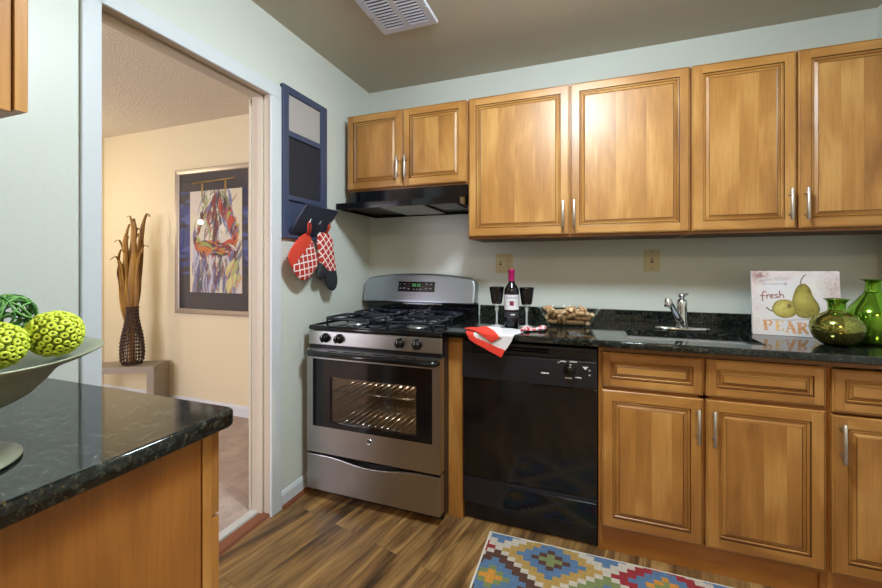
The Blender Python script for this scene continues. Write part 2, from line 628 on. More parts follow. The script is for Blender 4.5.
# far side casing
b = MB()
for y0, y1 in ((DY0 - .053, DY0), (DY1, DY1 + .06)):
    b.box(-0.133, -0.12, y0, y1, 0.004, DZ, 0.003, 2)
struct(b.build('trim_3', 'jamb'))
b = MB()
b.prism([(-.070, 0.0), (-.064, .009), (-.012, .010), (-.003, 0.0)], jy0, jy1, 'y')
struct(b.build('trim_4', 'red_wood'))
b = MB()
b.prism([(-.122, 0.0), (-.118, .011), (-.074, .012), (-.070, 0.0)], jy0, jy1, 'y')
struct(b.build('trim_5', 'carpet_bar'))
# baseboards
b = MB(); b.prism([(0.0, 0.0), (.013, 0.0), (.013, .066), (.006, .082), (0.0, .084)], DY1 + .066, -0.02, 'y')
struct(b.build('baseboard_left', 'trim'))
b = MB(); b.prism([(.013, 0.0), (.030, 0.0), (.026, .011), (.013, .017)], DY1 + .070, -0.02, 'y')
struct(b.build('trim_6', 'red_wood'))
b = MB(); b.prism([(-.013, 0.0), (-.013, .075), (-.005, .092), (0.0, .092), (0, 0)], -4.0, -0.135, 'x')
struct(b.build('baseboard_back', 'trim'))


# ------------------------------------------------------------------ cabinets
def raised_panel(mb, T, a0, a1, b0, b1, t=0.02, fr=0.042, fld=0.027, horiz=False, strips=4):
    """Raised-panel front in local (along, up, out) coordinates carried to the world by T. Material 0 wood, 1 glaze."""
    rings = [(0, 0, 0), (0, t - .0035, 0), (.0035, t, 0), (.0050, t, 0), (.0062, t - .0012, 1), (.0072, t, 0),
             (fr, t, 0), (fr + .0022, t - .006, 1), (fr + .0045, t - .0065, 0), (fr + .0085, t - .0022, 0), (fr + .0115, t - .0055, 0),
             (fr + .0125, t - .0085, 1), (fr + .0145, t - .0085, 0), (fr + fld - .002, t - .0025, 0), (fr + fld - .0002, t - .0035, 1), (fr + fld + .0010, t - .0018, 0)]

    offs = [(random.uniform(0, 60), random.uniform(0, 60)) for _ in range(4)]

    def quad(p4, mi, vert, off):
        vs = [mb.bm.verts.new(T(*p)) for p in p4]
        f = mb.bm.faces.new(vs)
        f.material_index = mi
        for lp, p in zip(f.loops, p4):
            u, v = (p[1], p[0]) if vert else (p[0], p[1])
            lp[mb.uv].uv = (u + off[0], v + p[2] + off[1])
    for (i0, d0, _), (i1, d1, mi) in zip(rings, rings[1:]):
        if abs(i1 - fr) < 1e-9:      # the flat frame: full-height stiles, rails between them
            quad([(a0 + i0, b0 + i0, d0), (a0 + i1, b0 + i0, d0), (a0 + i1, b1 - i0, d0), (a0 + i0, b1 - i0, d0)], 0, True, offs[0])
            quad([(a1 - i1, b0 + i0, d0), (a1 - i0, b0 + i0, d0), (a1 - i0, b1 - i0, d0), (a1 - i1, b1 - i0, d0)], 0, True, offs[1])
            quad([(a0 + i1, b0 + i0, d0), (a1 - i1, b0 + i0, d0), (a1 - i1, b0 + i1, d0), (a0 + i1, b0 + i1, d0)], 0, False, offs[2])
            quad([(a0 + i1, b1 - i1, d0), (a1 - i1, b1 - i1, d0), (a1 - i1, b1 - i0, d0), (a0 + i1, b1 - i0, d0)], 0, False, offs[3])
            continue
        p = [(a0 + i0, b0 + i0, d0), (a1 - i0, b0 + i0, d0), (a1 - i0, b1 - i0, d0), (a0 + i0, b1 - i0, d0)]
        q = [(a0 + i1, b0 + i1, d1), (a1 - i1, b0 + i1, d1), (a1 - i1, b1 - i1, d1), (a0 + i1, b1 - i1, d1)]
        for k, vert in ((0, False), (1, True), (2, False), (3, True)):
            k2 = (k + 1) % 4
            quad([p[k], p[k2], q[k2], q[k]], mi, vert, offs[{0: 2, 1: 1, 2: 3, 3: 0}[k]])
    i, d, _ = rings[-1]
    A0, A1, B0, B1 = a0 + i, a1 - i, b0 + i, b1 - i
    w = [random.uniform(.6, 1.4) for _ in range(strips)]; s = sum(w); acc = 0
    for k in range(strips):
        o = (random.uniform(0, 60), random.uniform(0, 60))
        s0, s1 = acc / s, (acc + w[k]) / s; acc += w[k]
        if horiz:
            quad([(A0, B0 + (B1 - B0) * s0, d), (A1, B0 + (B1 - B0) * s0, d), (A1, B0 + (B1 - B0) * s1, d), (A0, B0 + (B1 - B0) * s1, d)], 0, False, o)
        else:
            quad([(A0 + (A1 - A0) * s0, B0, d), (A0 + (A1 - A0) * s1, B0, d), (A0 + (A1 - A0) * s1, B1, d), (A0 + (A1 - A0) * s0, B1, d)], 0, True, o)
    # back
    quad([(a0, b0, 0), (a0, b1, 0), (a1, b1, 0), (a1, b0, 0)], 0, True, (0, 0))


def back_T(y):
    return lambda a, u, d: (a, y - d, u)


def front_T(y):
    return lambda a, u, d: (a, y + d, u)


def pull(parent, x, y, z0, z1, out=-1):
    """Vertical bar pull with two posts; y is the door face."""
    m_ = MB()
    yb = y + out * .030
    m_.cyl((x, yb, z0), (x, yb, z1), .0060, 14, bev=.001)
    for z in (z0 + .024, z1 - .024):
        m_.cyl((x, y, z), (x, yb, z), .0042, 10)
    return m_.build('handle', 'nickel', parent)


def hpull(parent, x0, x1, y, z, out=-1):
    m_ = MB()
    yb = y + out * .030
    m_.cyl((x0, yb, z), (x1, yb, z), .0060, 14, bev=.001)
    for x in (x0 + .024, x1 - .024):
        m_.cyl((x, y, z), (x, yb, z), .0042, 10)
    return m_.build('handle', 'nickel', parent)


def front_part(name, parent, T, a0, a1, b0, b1, horiz=False, strips=4, fr=.042, fld=.027):
    m_ = MB()
    raised_panel(m_, T, a0, a1, b0, b1, .0205, fr, fld, horiz, strips)
    return m_.build(name, ['wood', 'glaze'], parent, recalc=True)


# wall cabinets on the back wall: front of the carcass at y = -0.316, doors proud of it
ZT, ZB, ZS = 2.150, 1.3836, 1.6925
UY = -0.3160


def wall_cabinet(label, x0, x1, zb, doors, handles, strips):
    t = thing('wall_cabinet', ((x0 + x1) / 2, -0.0005, zb - .012), label, 'cabinet', 'maple wall cabinets')
    m_ = MB()
    m_.box(x0, x1, UY, -0.0005, zb - .012, ZT - .002, .001, 1, mi=0)
    m_.box(x0 + .012, x1 - .012, UY + .02, -0.02, zb - .0125, zb - .0119, mi=1)
    m_.build('carcass', ['wood_side', 'cab_under'], t)
    for (a0, a1), hx, st in zip(doors, handles, strips):
        d = front_part('door', t, back_T(UY), a0, a1, zb, ZT, strips=st)
        pull(d, hx, UY - .0205, zb + (.036 if zb < 1.5 else .045), zb + (.170 if zb < 1.5 else .176))
    return t


wall_cabinet('short two-door maple wall cabinet above the black range hood', .046, .8275, ZS,
             [(.048, .4255), (.4295, .8185)], (.4025, .4535), (2, 3))
wall_cabinet('middle two-door maple wall cabinet with pale glare, above the wine bottle and corks', .8285, 1.9095, ZB,
             [(.8345, 1.3700), (1.3760, 1.9070)], (1.340, 1.394), (4, 5))
wall_cabinet('right-hand two-door maple wall cabinet above the pear picture and green vases', 1.9105, 2.7490, ZB,
             [(1.9155, 2.3055), (2.3125, 2.7060)], (2.279, 2.334), (3, 3))

# base cabinets on the back wall
BY = -0.6185          # carcass front, doors add 20.5 mm -> -0.639
ZC = 0.880


def base_cabinet(name, label, x0, x1, cat='cabinet'):
    t = thing(name, ((x0 + x1) / 2, -0.0005, 0.0), label, cat)
    m_ = MB()
    m_.box(x0, x0 + .018, BY, -0.0005, 0.0, ZC, mi=0)
    m_.box(x1 - .018, x1, BY, -0.0005, 0.0, ZC, mi=0)
    m_.box(x0 + .018, x1 - .018, -0.02, -0.0005, 0.1, ZC, mi=0)
    m_.box(x0 + .018, x1 - .018, BY + .02, -0.02, 0.1, 0.118, mi=0)
    m_.box(x0 + .018, x1 - .018, BY, BY + .02, .858, ZC, mi=0, grain='x')
    m_.box(x0 + .018, x1 - .018, BY, BY + .02, .690, .72, mi=0, grain='x')
    m_.box(x0 + .018, x1 - .018, BY, BY + .02, .100, .13, mi=0, grain='x')
    m_.build('carcass', 'wood_side', t)
    m_ = MB(); m_.box(x0 + .002, x1, BY + .012, BY + .024, 0.0, .104, .001, 1, grain='x')
    m_.build('kick_board', 'wood_side', t)
    return t


t = base_cabinet('sink_base_cabinet', 'maple base cabinet under the sink with two doors and two blank drawer fronts', 1.502, 2.276)
m_ = MB(); m_.box(1.873, 1.909, BY, BY + .02, .118, .858); m_.build('mullion', 'wood_side', t)
for (a0, a1), hx, st in (((1.515, 1.8865), 1.8655, 4), ((1.8965, 2.268), 1.9185, 4)):
    front_part('drawer_front', t, back_T(BY), a0, a1, .7125, .8565, horiz=True, strips=1, fr=.034, fld=.024)
    d = front_part('door', t, back_T(BY), a0, a1, .1193, .698, strips=st)
    pull(d, hx, BY - .0205, .529, .665)
t = base_cabinet('base_cabinet', 'maple base cabinet in the right corner with one drawer over one door', 2.277, 2.749)
d = front_part('drawer', t, back_T(BY), 2.286, 2.70, .700, .852, horiz=True, strips=1, fr=.034, fld=.024)
hpull(d, 2.425, 2.56, BY - .0205, .782)
d = front_part('door', t, back_T(BY), 2.286, 2.70, .1193, .687, strips=4)
pull(d, 2.3075, BY - .0205, .527, .667)

# panel between the range and the dishwasher
m_ = MB(); m_.box(.8145, .8895, -.6135, -0.0005, 0.0, .8838, .001, 1)
tag(m_.build('filler_panel', 'wood', org=(.852, -.3, 0)), 'narrow maple filler panel between the range and the dishwasher', 'panel')

# left counter's cabinet: its side panel faces the room, its drawer and door face the back wall
PX, PYF = .700, -1.803
t = thing('peninsula_cabinet', (.35, -2.1, 0), 'maple base cabinet under the left granite counter, its plain side panel facing the room', 'cabinet')
m_ = MB()
m_.box(0.001, PX - .0005, YB + .001, PYF, 0.0, .878, mi=0)
m_.build('carcass', 'wood_side', t)
m_ = MB(); m_.box(PX - .0005, PX + .006, YB + .001, -1.830, 0.0, .878, .001, 1); m_.build('side_panel', 'wood_side', t)
m_ = MB(); m_.box(PX - .0005, PX + .0035, -1.824, PYF, 0.0, .878, .001, 1); m_.build('stile', 'wood', t)
d = front_part('drawer', t, front_T(PYF), .30, PX + .002, .690, .868, horiz=True, strips=1, fr=.034, fld=.024)
hpull(d, .44, .57, PYF + .0205, .78, 1)
d = front_part('door', t, front_T(PYF), .30, PX + .002, .105, .683)
pull(d, .335, PYF + .0205, .53, .66, 1)
d = front_part('drawer', t, front_T(PYF), .004, .295, .690, .868, horiz=True, strips=1, fr=.034, fld=.024)
hpull(d, .09, .21, PYF + .0205, .78, 1)
d = front_part('door', t, front_T(PYF), .004, .295, .105, .683)
pull(d, .26, PYF + .0205, .53, .66, 1)

# wall cabinet over the left counter
t = thing('wall_cabinet', (.36, -2.28, 1.42), 'maple wall cabinet over the left granite counter, cut off by the picture edge', 'cabinet', 'maple wall cabinets')
m_ = MB()
m_.box(.002, .727, YB + .001, -2.1195, 1.430, ZT, .001, 1, mi=0)
m_.box(.02, .70, YB + .02, -2.15, 1.4290, 1.4302, mi=1)
m_.build('carcass', ['wood', 'cab_under'], t)
for a0, a1, hx in ((.005, .362, .338), (.369, .730, .393)):
    d = front_part('door', t, lambda a, u, d: (a, -2.1178 + d * .72, u), a0, a1, 1.434, ZT, strips=3)
    pull(d, hx, -2.1035, 1.47, 1.60, 1)


# ------------------------------------------------------------------ countertops
def slab(mb, outline, z0, z1, hole=None, ease=.006):
    """Granite slab from a counter-clockwise outline with eased top and bottom arrises, optional hole."""
    def inset(pts, d):
        n = len(pts); out = []
        for i in range(n):
            p0, p1, p2 = (Vector(pts[(i + k) % n]) for k in (-1, 0, 1))
            e1 = (p1 - p0).normalized(); e2 = (p2 - p1).normalized()
            n1 = Vector((-e1.y, e1.x)); n2 = Vector((-e2.y, e2.x))
            bis = (n1 + n2).normalized(); k = max(.3, bis.dot(n1))
            out.append(tuple(p1 + bis * (d / k)))
        return out
    bm_ = mb.bm
    prof = []
    for k in range(5):
        a = math.pi / 2 * k / 4
        prof.append((ease * (1 - math.sin(a)), z0 + ease * (1 - math.cos(a))))
    for k in range(5):
        a = math.pi / 2 * k / 4
        prof.append((ease * (1 - math.cos(a)), z1 - ease * (1 - math.sin(a))))
    rings = []
    for d, z in prof:
        rings.append([bm_.verts.new((p[0], p[1], z)) for p in inset(outline, d)])
    n = len(outline)
    for A, B in zip(rings, rings[1:]):
        for k in range(n):
            f = bm_.faces.new([A[k], A[(k + 1) % n], B[(k + 1) % n], B[k]]); f.smooth = True
    if hole is None:
        bm_.faces.new(rings[0][::-1]); bm_.faces.new(rings[-1])
        return
    hb = [bm_.verts.new((p[0], p[1], z0)) for p in hole]
    ht = [bm_.verts.new((p[0], p[1], z1)) for p in hole]
    m = len(hole)
    for k in range(m):
        bm_.faces.new([hb[k], ht[k], ht[(k + 1) % m], hb[(k + 1) % m]])
    for rim, hl in ((rings[0], hb), (rings[-1], ht)):
        ed = []
        for lst in (rim, hl):
            for k in range(len(lst)):
                e = bm_.edges.get((lst[k], lst[(k + 1) % len(lst)]))
                ed.append(e)
        bmesh.ops.triangle_fill(bm_, use_beauty=True, use_dissolve=False, edges=ed)


def rrect(x0, x1, y0, y1, r, seg=6):
    pts = []
    for cx, cy, a0 in ((x1 - r, y0 + r, -90), (x1 - r, y1 - r, 0), (x0 + r, y1 - r, 90), (x0 + r, y0 + r, 180)):
        for k in range(seg + 1):
            a = R(a0 + 90 * k / seg)
            pts.append((cx + r * math.cos(a), cy + r * math.sin(a)))
    return pts


ZK = .914
SX0, SX1, SY0, SY1 = 1.625, 2.118, -.583, -.335
m_ = MB()
slab(m_, [(.8165, -.683), (RX - .001, -.683), (RX - .001, -.0005), (.8165, -.0005)], ZK - .030, ZK, rrect(SX0, SX1, SY0, SY1, .022))
t = thing('granite_countertop', (1.78, -.34, ZK - .03), 'long dark granite countertop along the back wall, with low backsplash and sink cutout', 'countertop')
m_.build('slab', 'granite', t, recalc=True)
m_ = MB(); m_.box(.8165, RX - .001, -.0215, -.0005, ZK + .0002, .975, .002, 2); m_.build('backsplash', 'granite', t)
m_ = MB()
slab(m_, [(.001, YB + .001), (.742, YB + .001)] +
     [(.742 - .03 + .03 * math.cos(R(a)), -1.768 - .03 + .03 * math.sin(R(a))) for a in range(0, 91, 10)] + [(.001, -1.768)], ZK - .0345, ZK)
tag(m_.build('granite_countertop', 'granite', org=(.37, -2.1, ZK - .0345), recalc=True), 'dark granite countertop with rounded corner at lower left, under the pedestal bowl', 'countertop')

# undermount sink
M['sink_steel'] = mat('satin_sink_steel', rgb(200, 202, 206), .42, metal=.8)
t = thing('kitchen_sink', ((SX0 + SX1) / 2, (SY0 + SY1) / 2, ZK - .20), 'undermount stainless steel sink basin sunk in the long granite countertop', 'sink')
m_ = MB()
out = rrect(SX0 - .018, SX1 + .018, SY0 - .018, SY1 + .018, .03)
rim = rrect(SX0 - .003, SX1 + .003, SY0 - .003, SY1 + .003, .024)
low = rrect(SX0 + .012, SX1 - .012, SY0 + .012, SY1 - .012, .04)
zr = ZK - .0305
rings = [[m_.bm.verts.new((p[0], p[1], z)) for p in q] for q, z in ((out, zr), (rim, zr), (rim, zr - .01), (low, zr - .155), (rrect(SX0 + .04, SX1 - .04, SY0 + .04, SY1 - .04, .03), zr - .165))]
for A, B in zip(rings, rings[1:]):
    for k in range(len(A)):
        f = m_.bm.faces.new([A[k], A[(k + 1) % len(A)], B[(k + 1) % len(A)], B[k]]); f.smooth = False
m_.bm.faces.new(rings[-1])
m_.build('basin', 'sink_steel', t)
m_ = MB(); m_.lathe([(0, .002), (.035, .002), (.042, .001), (.044, 0)], ((SX0 + SX1) / 2, (SY0 + SY1) / 2, zr - .1648), 32); m_.build('drain', 'chrome', t)

# faucet
FX, FY = 1.885, -.275
t = thing('faucet', (FX, FY, ZK), 'chrome single-lever kitchen faucet on an oval base plate behind the sink', 'faucet')
m_ = MB()
m_.prism([(FX + .116 * math.cos(a), FY + .030 * math.sin(a)) for a in [2 * math.pi * k / 40 for k in range(40)]], ZK + .0003, ZK + .013, 'z', .004, 3, smooth=True)
m_.build('base_plate', 'chrome', t)
m_ = MB()
m_.lathe([(0, .013), (.027, .013), (.026, .03), (.023, .06), (.022, .11), (.0235, .128), (.020, .143), (.012, .150), (0, .152)], (FX, FY, ZK), 28)
m_.build('body', 'chrome', t)
m_ = MB()
p0 = Vector((FX - .006, FY - .012, ZK + .035)); p1 = Vector((1.815, -.395, ZK + .138)); p2 = Vector((1.803, -.418, ZK + .146))
m_.tube([p0, p0.lerp(p1, .3), p0.lerp(p1, .65), p1, p2], .013, 14, rad=[.017, .0155, .0135, .0125, .012])
m_.build('spout', 'chrome', t)
m_ = MB(); m_.cyl((1.803, -.418, ZK + .158), (1.800, -.424, ZK + .122), .0155, 20, bev=.003); m_.build('aerator', 'chrome', t)
m_ = MB()
m_.lathe([(0, .150), (.010, .150), (.010, .159), (.015, .162), (.016, .171), (.012, .175), (0, .176)], (FX, FY, ZK), 24)
m_.cyl((FX, FY, ZK + .168), (FX + .020, FY - .028, ZK + .175), .0048, 10, bev=.002)
m_.build('lever', 'chrome', t)

# ------------------------------------------------------------------ gas range
GX0, GX1 = .0565, .8135
GF = -.7215
GW = GX1 - GX0
t = thing('gas_range', ((GX0 + GX1) / 2, -.38, 0), 'stainless steel gas range with black cooktop, between the left wall and the filler panel', 'stove')
m_ = MB()
m_.box(GX0, GX0 + .02, -.665, -.03, .035, .884)
m_.box(GX1 - .02, GX1, -.665, -.03, .035, .884)
m_.box(GX0 + .02, GX1 - .02, -.05, -.03, .035, .884)
m_.box(GX0 + .02, GX1 - .02, -.665, -.05, .035, .05)
m_.box(GX0 + .02, GX1 - .02, -.665, -.05, .215, .235)
m_.box(GX0 + .02, GX1 - .02, -.690, -.05, .790, .884)
for x in (GX0 + .05, GX1 - .05):
    for y in (-.62, -.09):
        m_.cyl((x, y, 0), (x, y, .036), .016, 12)
m_.build('body', 'black_satin', t)
# cooktop: pressed black slab with a raised rim
m_ = MB()
m_.box(GX0 - .002, GX1 + .002, -.708, -.095, .884, .902, .007, 3, smooth=True)
for x0, x1, y0, y1 in ((GX0, GX1, -.704, -.688), (GX0, GX0 + .014, -.688, -.10), (GX1 - .014, GX1, -.688, -.10)):
    m_.box(x0, x1, y0, y1, .900, .908, .003, 2, smooth=True)
m_.build('cooktop', 'black_gloss', t)
m_ = MB()
m_.prism([(-.690, .806), (-.708, .808), (-.704, .880), (-.690, .880)], GX0, GX1, 'x', .003, 2)
m_.build('control_panel', 'steel', t)
for kx in (.166, .250, .598, .690):
    m_ = MB()
    m_.cyl((kx, -.706, .846), (kx, -.712, .846), .0255, 28, bev=.002)
    m_.cyl((kx, -.712, .846), (kx, -.738, .846), .021, 28, r2=.0185, bev=.003)
    m_.box(kx - .005, kx + .005, -.744, -.736, .828, .864, .002, 2)
    k_ = m_.build('knob', 'black_gloss', t)
    m_ = MB(); m_.box(kx - .001, kx + .001, -.7449, -.7438, .852, .863); m_.build('pointer_mark', 'white_mark', k_)
# black vent strip between panel and door
m_ = MB(); m_.box(GX0 + .004, GX1 - .004, -.700, -.690, .786, .808); m_.build('vent_strip', 'black_satin', t)
# oven door: stainless frame, black glass border, smoked pane
OX0, OX1, OZ0, OZ1 = GX0 + .001, GX1 - .001, .247, .787
m_ = MB()


def ring_plate(mb, x0, x1, z0, z1, hx0, hx1, hz0, hz1, y0, y1, bev=.003):
    for a0, a1, c0, c1 in ((x0, hx0, z0, z1), (hx1, x1, z0, z1), (hx0, hx1, z0, hz0), (hx0, hx1, hz1, z1)):
        mb.box(a0, a1, y0, y1, c0, c1, 0)


ring_plate(m_, OX0, OX1, OZ0, OZ1, .096, .772, .385, .738, GF, -.668)
dr = m_.build('oven_door', 'steel', t)
m_ = MB(); ring_plate(m_, .096, .772, .385, .738, .204, .690, .412, .648, GF - .0012, -.700); m_.build('glass_border', 'black_gloss', dr)
m_ = MB(); m_.box(.203, .691, GF + .004, GF + .008, .411, .649); m_.build('glass_pane', 'oven_glass', dr)
m_ = MB()
m_.tube([(OX0 + .020, GF - .002, .770), (OX0 + .026, GF - .022, .769), (OX0 + .042, GF - .031, .7685), ((OX0 + OX1) / 2, GF - .034, .7685), (OX1 - .034, GF - .031, .7685), (OX1 - .018, GF - .022, .769), (OX1 - .012, GF - .002, .770)], .0145, 14)
m_.build('door_handle', 'black_gloss', dr)
m_ = MB()
for x0, x1 in ((.19, .25), (.28, .41), (.455, .595), (.63, .69)):
    m_.box(x0, x1, GF - .0008, GF + .002, .7795, .7835)
m_.build('door_vent_slots', 'black_matt', dr)
# round maker's emblem: a bright ring round a curled monogram
m_ = MB()
m_.lathe([(0, 0), (.0155, 0), (.0155, .002), (.0128, .0032), (.0125, .002), (0, .002)], (0, 0, 0), 32, 0, Matrix.Translation((.434, GF, .345)) @ Matrix.Rotation(R(90), 4, 'X'))
em = m_.build('emblem', 'chrome', dr)
m_ = MB()
ey = GF - .0026
m_.tube([(.434 - .0008 + .0052 * math.cos(a) - .003, ey, .345 + .0062 * math.sin(a)) for a in [R(60 + 12 * k) for k in range(25)]] + [(.4325, ey, .3445), (.430, ey, .3445)], .0009, 6)
m_.tube([(.434 + .0048 + .0036 * math.cos(a), ey, .345 + .0026 + .0030 * math.sin(a)) for a in [R(50 + 16 * k) for k in range(15)]], .0009, 6)
m_.tube([(.434 + .0048 + .0036 * math.cos(a), ey, .345 - .0030 + .0034 * math.sin(a)) for a in [R(90 + 16 * k) for k in range(14)]], .0009, 6)
m_.build('monogram', 'black_satin', em)
# cavity and racks
m_ = MB()
m_.box(.15, .155, -.655, -.16, .315, .72); m_.box(.735, .74, -.655, -.16, .315, .72)
m_.box(.15, .74, -.165, -.16, .315, .72); m_.box(.15, .74, -.655, -.16, .310, .315); m_.box(.15, .74, -.655, -.16, .72, .725)
for z in (.363, .418, .478, .536, .60):
    m_.box(.155, .166, -.63, -.18, z, z + .006); m_.box(.724, .735, -.63, -.18, z, z + .006)
m_.build('oven_cavity', 'oven_enamel', t)
for z in (.372, .545):
    m_ = MB()
    for k in range(15):
        x = .185 + .52 * k / 14
        m_.cyl((x, -.625, z + .006), (x, -.18, z + .006), .0030, 6)
    for y in (-.625, -.40, -.18):
        m_.cyl((.168, y, z), (.722, y, z), .0036, 8)
    m_.build('oven_rack', 'chrome', t)
point('oven_fill_light', (.60, -.36, .690), 6.0, (1.0, .80, .56), .015)  # added light so the racks show through the door glass
# storage drawer with a dipped top edge
pts = [(OX0, .050), (OX1, .050)]
for k in range(33):
    u = 1 - k / 32
    x = OX0 + (OX1 - OX0) * u
    s_ = (u - .5) / .36
    dip = .5 * (1 + math.cos(math.pi * max(-1, min(1, s_)))) * .024
    pts.append((x, .2345 - dip))
m_ = MB(); m_.prism(pts, GF, -.668, 'y', .003, 2)
m_.build('storage_drawer', 'steel', t)
m_ = MB(); m_.box(GX0 + .01, GX1 - .01, -.66, -.645, .004, .05); m_.build('kick_plate', 'black_satin', t)
# backguard
m_ = MB()
bz0, bz1 = .985, 1.172
pts = [(.043, bz0), (.825, bz0), (.826, 1.105)]
for k in range(25):
    u = k / 24
    x = .812 - (.812 - .056) * u
    z = bz1 - .030 * abs(2 * u - 1) ** 2.2 - (.010 if k in (0, 24) else 0)
    pts.append((x, z))
pts.append((.042, 1.105))
pts = [(.024 + (p[0] - .042) / .784 * .786, p[1]) for p in pts]
m_.prism(pts, -.132, -.030, 'y', .012, 4, smooth=False)
for v in m_.bm.verts:          # the face of the backguard leans back
    if v.co.y < -.08:
        v.co.y += (v.co.z - bz0) * .27
bg = m_.build('backguard', 'cool_lit_steel', t)
m_ = MB(); m_.box(GX0 + .004, GX1 - .004, -.108, -.030, .884, bz0 + .002); m_.build('riser_panel', 'black_gloss', bg)
TILT = Matrix.Translation((0, -.1140, 1.09)) @ Matrix.Rotation(-math.atan(.27), 4, 'X') @ Matrix.Translation((0, .1140, -1.09)) @ Matrix.Translation((0, .0098, 0))
m_ = MB(); m_.box(.33, .60, -.1325, -.110, bz0 - .010, bz0 - .001, .002, 2); m_.build('vent_trim', 'chrome', bg)
m_ = MB(); m_.box(.281, .541, -.1140, -.1117, 1.055, 1.124, .001, 1, M4=TILT); dp = m_.build('display_panel', 'black_gloss', bg)
M['digit'] = mat('green_display_digits', rgb(40, 90, 40), .5, emit=(.25, .8, .30, 1), estr=.35)
m_ = MB()
for k, dx in enumerate((0, .014, .032, .046)):
    x = .385 + dx
    for sx, sz, w, h in ((0, 0, .008, .0016), (0, .0085, .008, .0016), (0, .017, .008, .0016), (0, .0010, .0016, .008), (.0066, .0010, .0016, .008), (0, .0096, .0016, .008), (.0066, .0096, .0016, .008)):
        m_.box(x + sx, x + sx + w, -.1144, -.1140, 1.091 + sz, 1.091 + sz + h, M4=TILT)
m_.build('clock_digits', 'digit', dp)
for x, z, w in ((.293, 1.103, .006), (.318, 1.104, .012), (.478, 1.104, .012), (.508, 1.103, .012), (.292, 1.075, .016), (.318, 1.076, .016), (.352, 1.071, .014), (.39, 1.070, .010), (.412, 1.070, .010), (.435, 1.071, .014), (.474, 1.075, .016), (.504, 1.076, .016)):
    m_ = MB(); m_.box(x, x + w, -.1144, -.1140, z, z + .006, M4=TILT); m_.build('button_mark', 'dim_mark', dp)
# burners and grates
for bx in (GX0 + .195, GX1 - .195):
    for by in (-.545, -.275):
        m_ = MB()
        m_.lathe([(0, .902), (.058, .902), (.060, .905), (.046, .908), (.040, .916), (.034, .918), (0, .918)], (bx, by, 0), 36)
        bn = m_.build('burner', 'burner_metal', t)
        m_ = MB(); m_.lathe([(0, .918), (.032, .918), (.034, .921), (.031, .926), (0, .927)], (bx, by, 0), 30); m_.build('burner_cap', 'black_matt', bn)
        m_ = MB()
        w_, d_ = .140, .108
        pts = [(bx + p[0], by + p[1], .938) for p in rrect(-w_, w_, -d_, d_, .045, 8)]
        m_.tube(pts, .0072, 8, closed=True)
        for sx, sy in ((1, 0), (-1, 0), (0, 1), (0, -1)):
            a = (bx + sx * w_, by + sy * d_, .938); b_ = (bx + sx * .048, by + sy * .048, .941)
            m_.tube([a, ((a[0] + b_[0]) / 2, (a[1] + b_[1]) / 2, .946), b_], .0062, 8)
        for sx in (-1, 1):
            for sy in (-1, 1):
                q = (bx + sx * (w_ - .014), by + sy * (d_ - .014))
                m_.cyl((q[0], q[1], .902), (q[0], q[1], .938), .0062, 8)
        m_.build('burner_grate', 'grate', t)

# ------------------------------------------------------------------ range hood
HX0, HX1 = .0525, .8245
t = thing('range_hood', ((HX0 + HX1) / 2, -.2, 1.555), 'black under-cabinet range hood with flared front lip, above the gas range', 'range hood')
m_ = MB()
m_.box(HX0, HX1, -.330, -.001, 1.606, 1.6795, .002, 1)
for xa, xb in ((HX0, HX0 + .005), (HX1 - .005, HX1)):
    m_.prism([(-.001, 1.557), (-.461, 1.557), (-.461, 1.590), (-.330, 1.612), (-.001, 1.612)], xa, xb, 'x')
m_.prism([(-.330, 1.607), (-.461, 1.586), (-.461, 1.591), (-.330, 1.613)], HX0, HX1, 'x')
m_.box(HX0, HX1, -.463, -.455, 1.555, 1.591, .002, 2)
m_.box(HX0, HX1, -.008, -.001, 1.557, 1.61)
m_.build('shell', 'black_gloss', t)
m_ = MB(); m_.box(HX0 + .26, HX0 + .53, -.43, -.03, 1.562, 1.570, .001, 1); fl = m_.build('grease_filter', 'nickel', t)
M['mesh_grey'] = mat('grey_filter_mesh', rgb(196, 202, 206), .5, metal=.2)
m_ = MB(); m_.box(HX0 + .272, HX0 + .518, -.418, -.042, 1.5612, 1.5622); m_.build('filter_mesh', 'mesh_grey', fl)
for xa, xb in ((HX0 + .005, HX0 + .258), (HX0 + .532, HX1 - .005)):
    m_ = MB(); m_.box(xa, xb, -.454, -.008, 1.574, 1.580); m_.build('underside_panel', 'black_satin', t)
m_ = MB(); m_.box(HX0 + .575, HX0 + .725, -.40, -.16, 1.566, 1.575, .003, 2); m_.build('light_lens', mat('smoked_lamp_lens', rgb(26, 40, 42), .25), t)
m_ = MB(); m_.box(HX1 - .22, HX1 - .185, -.3325, -.3295, 1.634, 1.650, .001, 1); m_.build('switch', 'grate', t)

# ------------------------------------------------------------------ dishwasher
WX0, WX1 = .8935, 1.4985
t = thing('dishwasher', ((WX0 + WX1) / 2, -.33, 0), 'black built-in dishwasher with a round dial, between the filler panel and the sink cabinet', 'dishwasher')
m_ = MB()
m_.box(WX0 + .004, WX1 - .004, -.600, -.03, .10, .868)
m_.box(WX0 + .004, WX1 - .004, -.585, -.55, .0, .10)
m_.build('body', 'black_satin', t)
m_ = MB(); m_.box(WX0 + .002, WX1 - .002, -.636, -.602, .226, .692, .003, 2); m_.build('door', 'black_gloss', t)
m_ = MB()
m_.box(WX0 + .002, WX1 - .002, -.645, -.602, .694, .812, .004, 2)
m_.box(WX0 + .002, WX1 - .002, -.640, -.602, .852, .868, .003, 2)
m_.box(WX0 + .002, WX0 + .05, -.640, -.602, .812, .852); m_.box(WX1 - .05, WX1 - .002, -.640, -.602, .812, .852)
m_.box(WX0 + .05, WX1 - .05, -.618, -.602, .812, .852)
cp = m_.build('control_panel', 'black_satin', t)
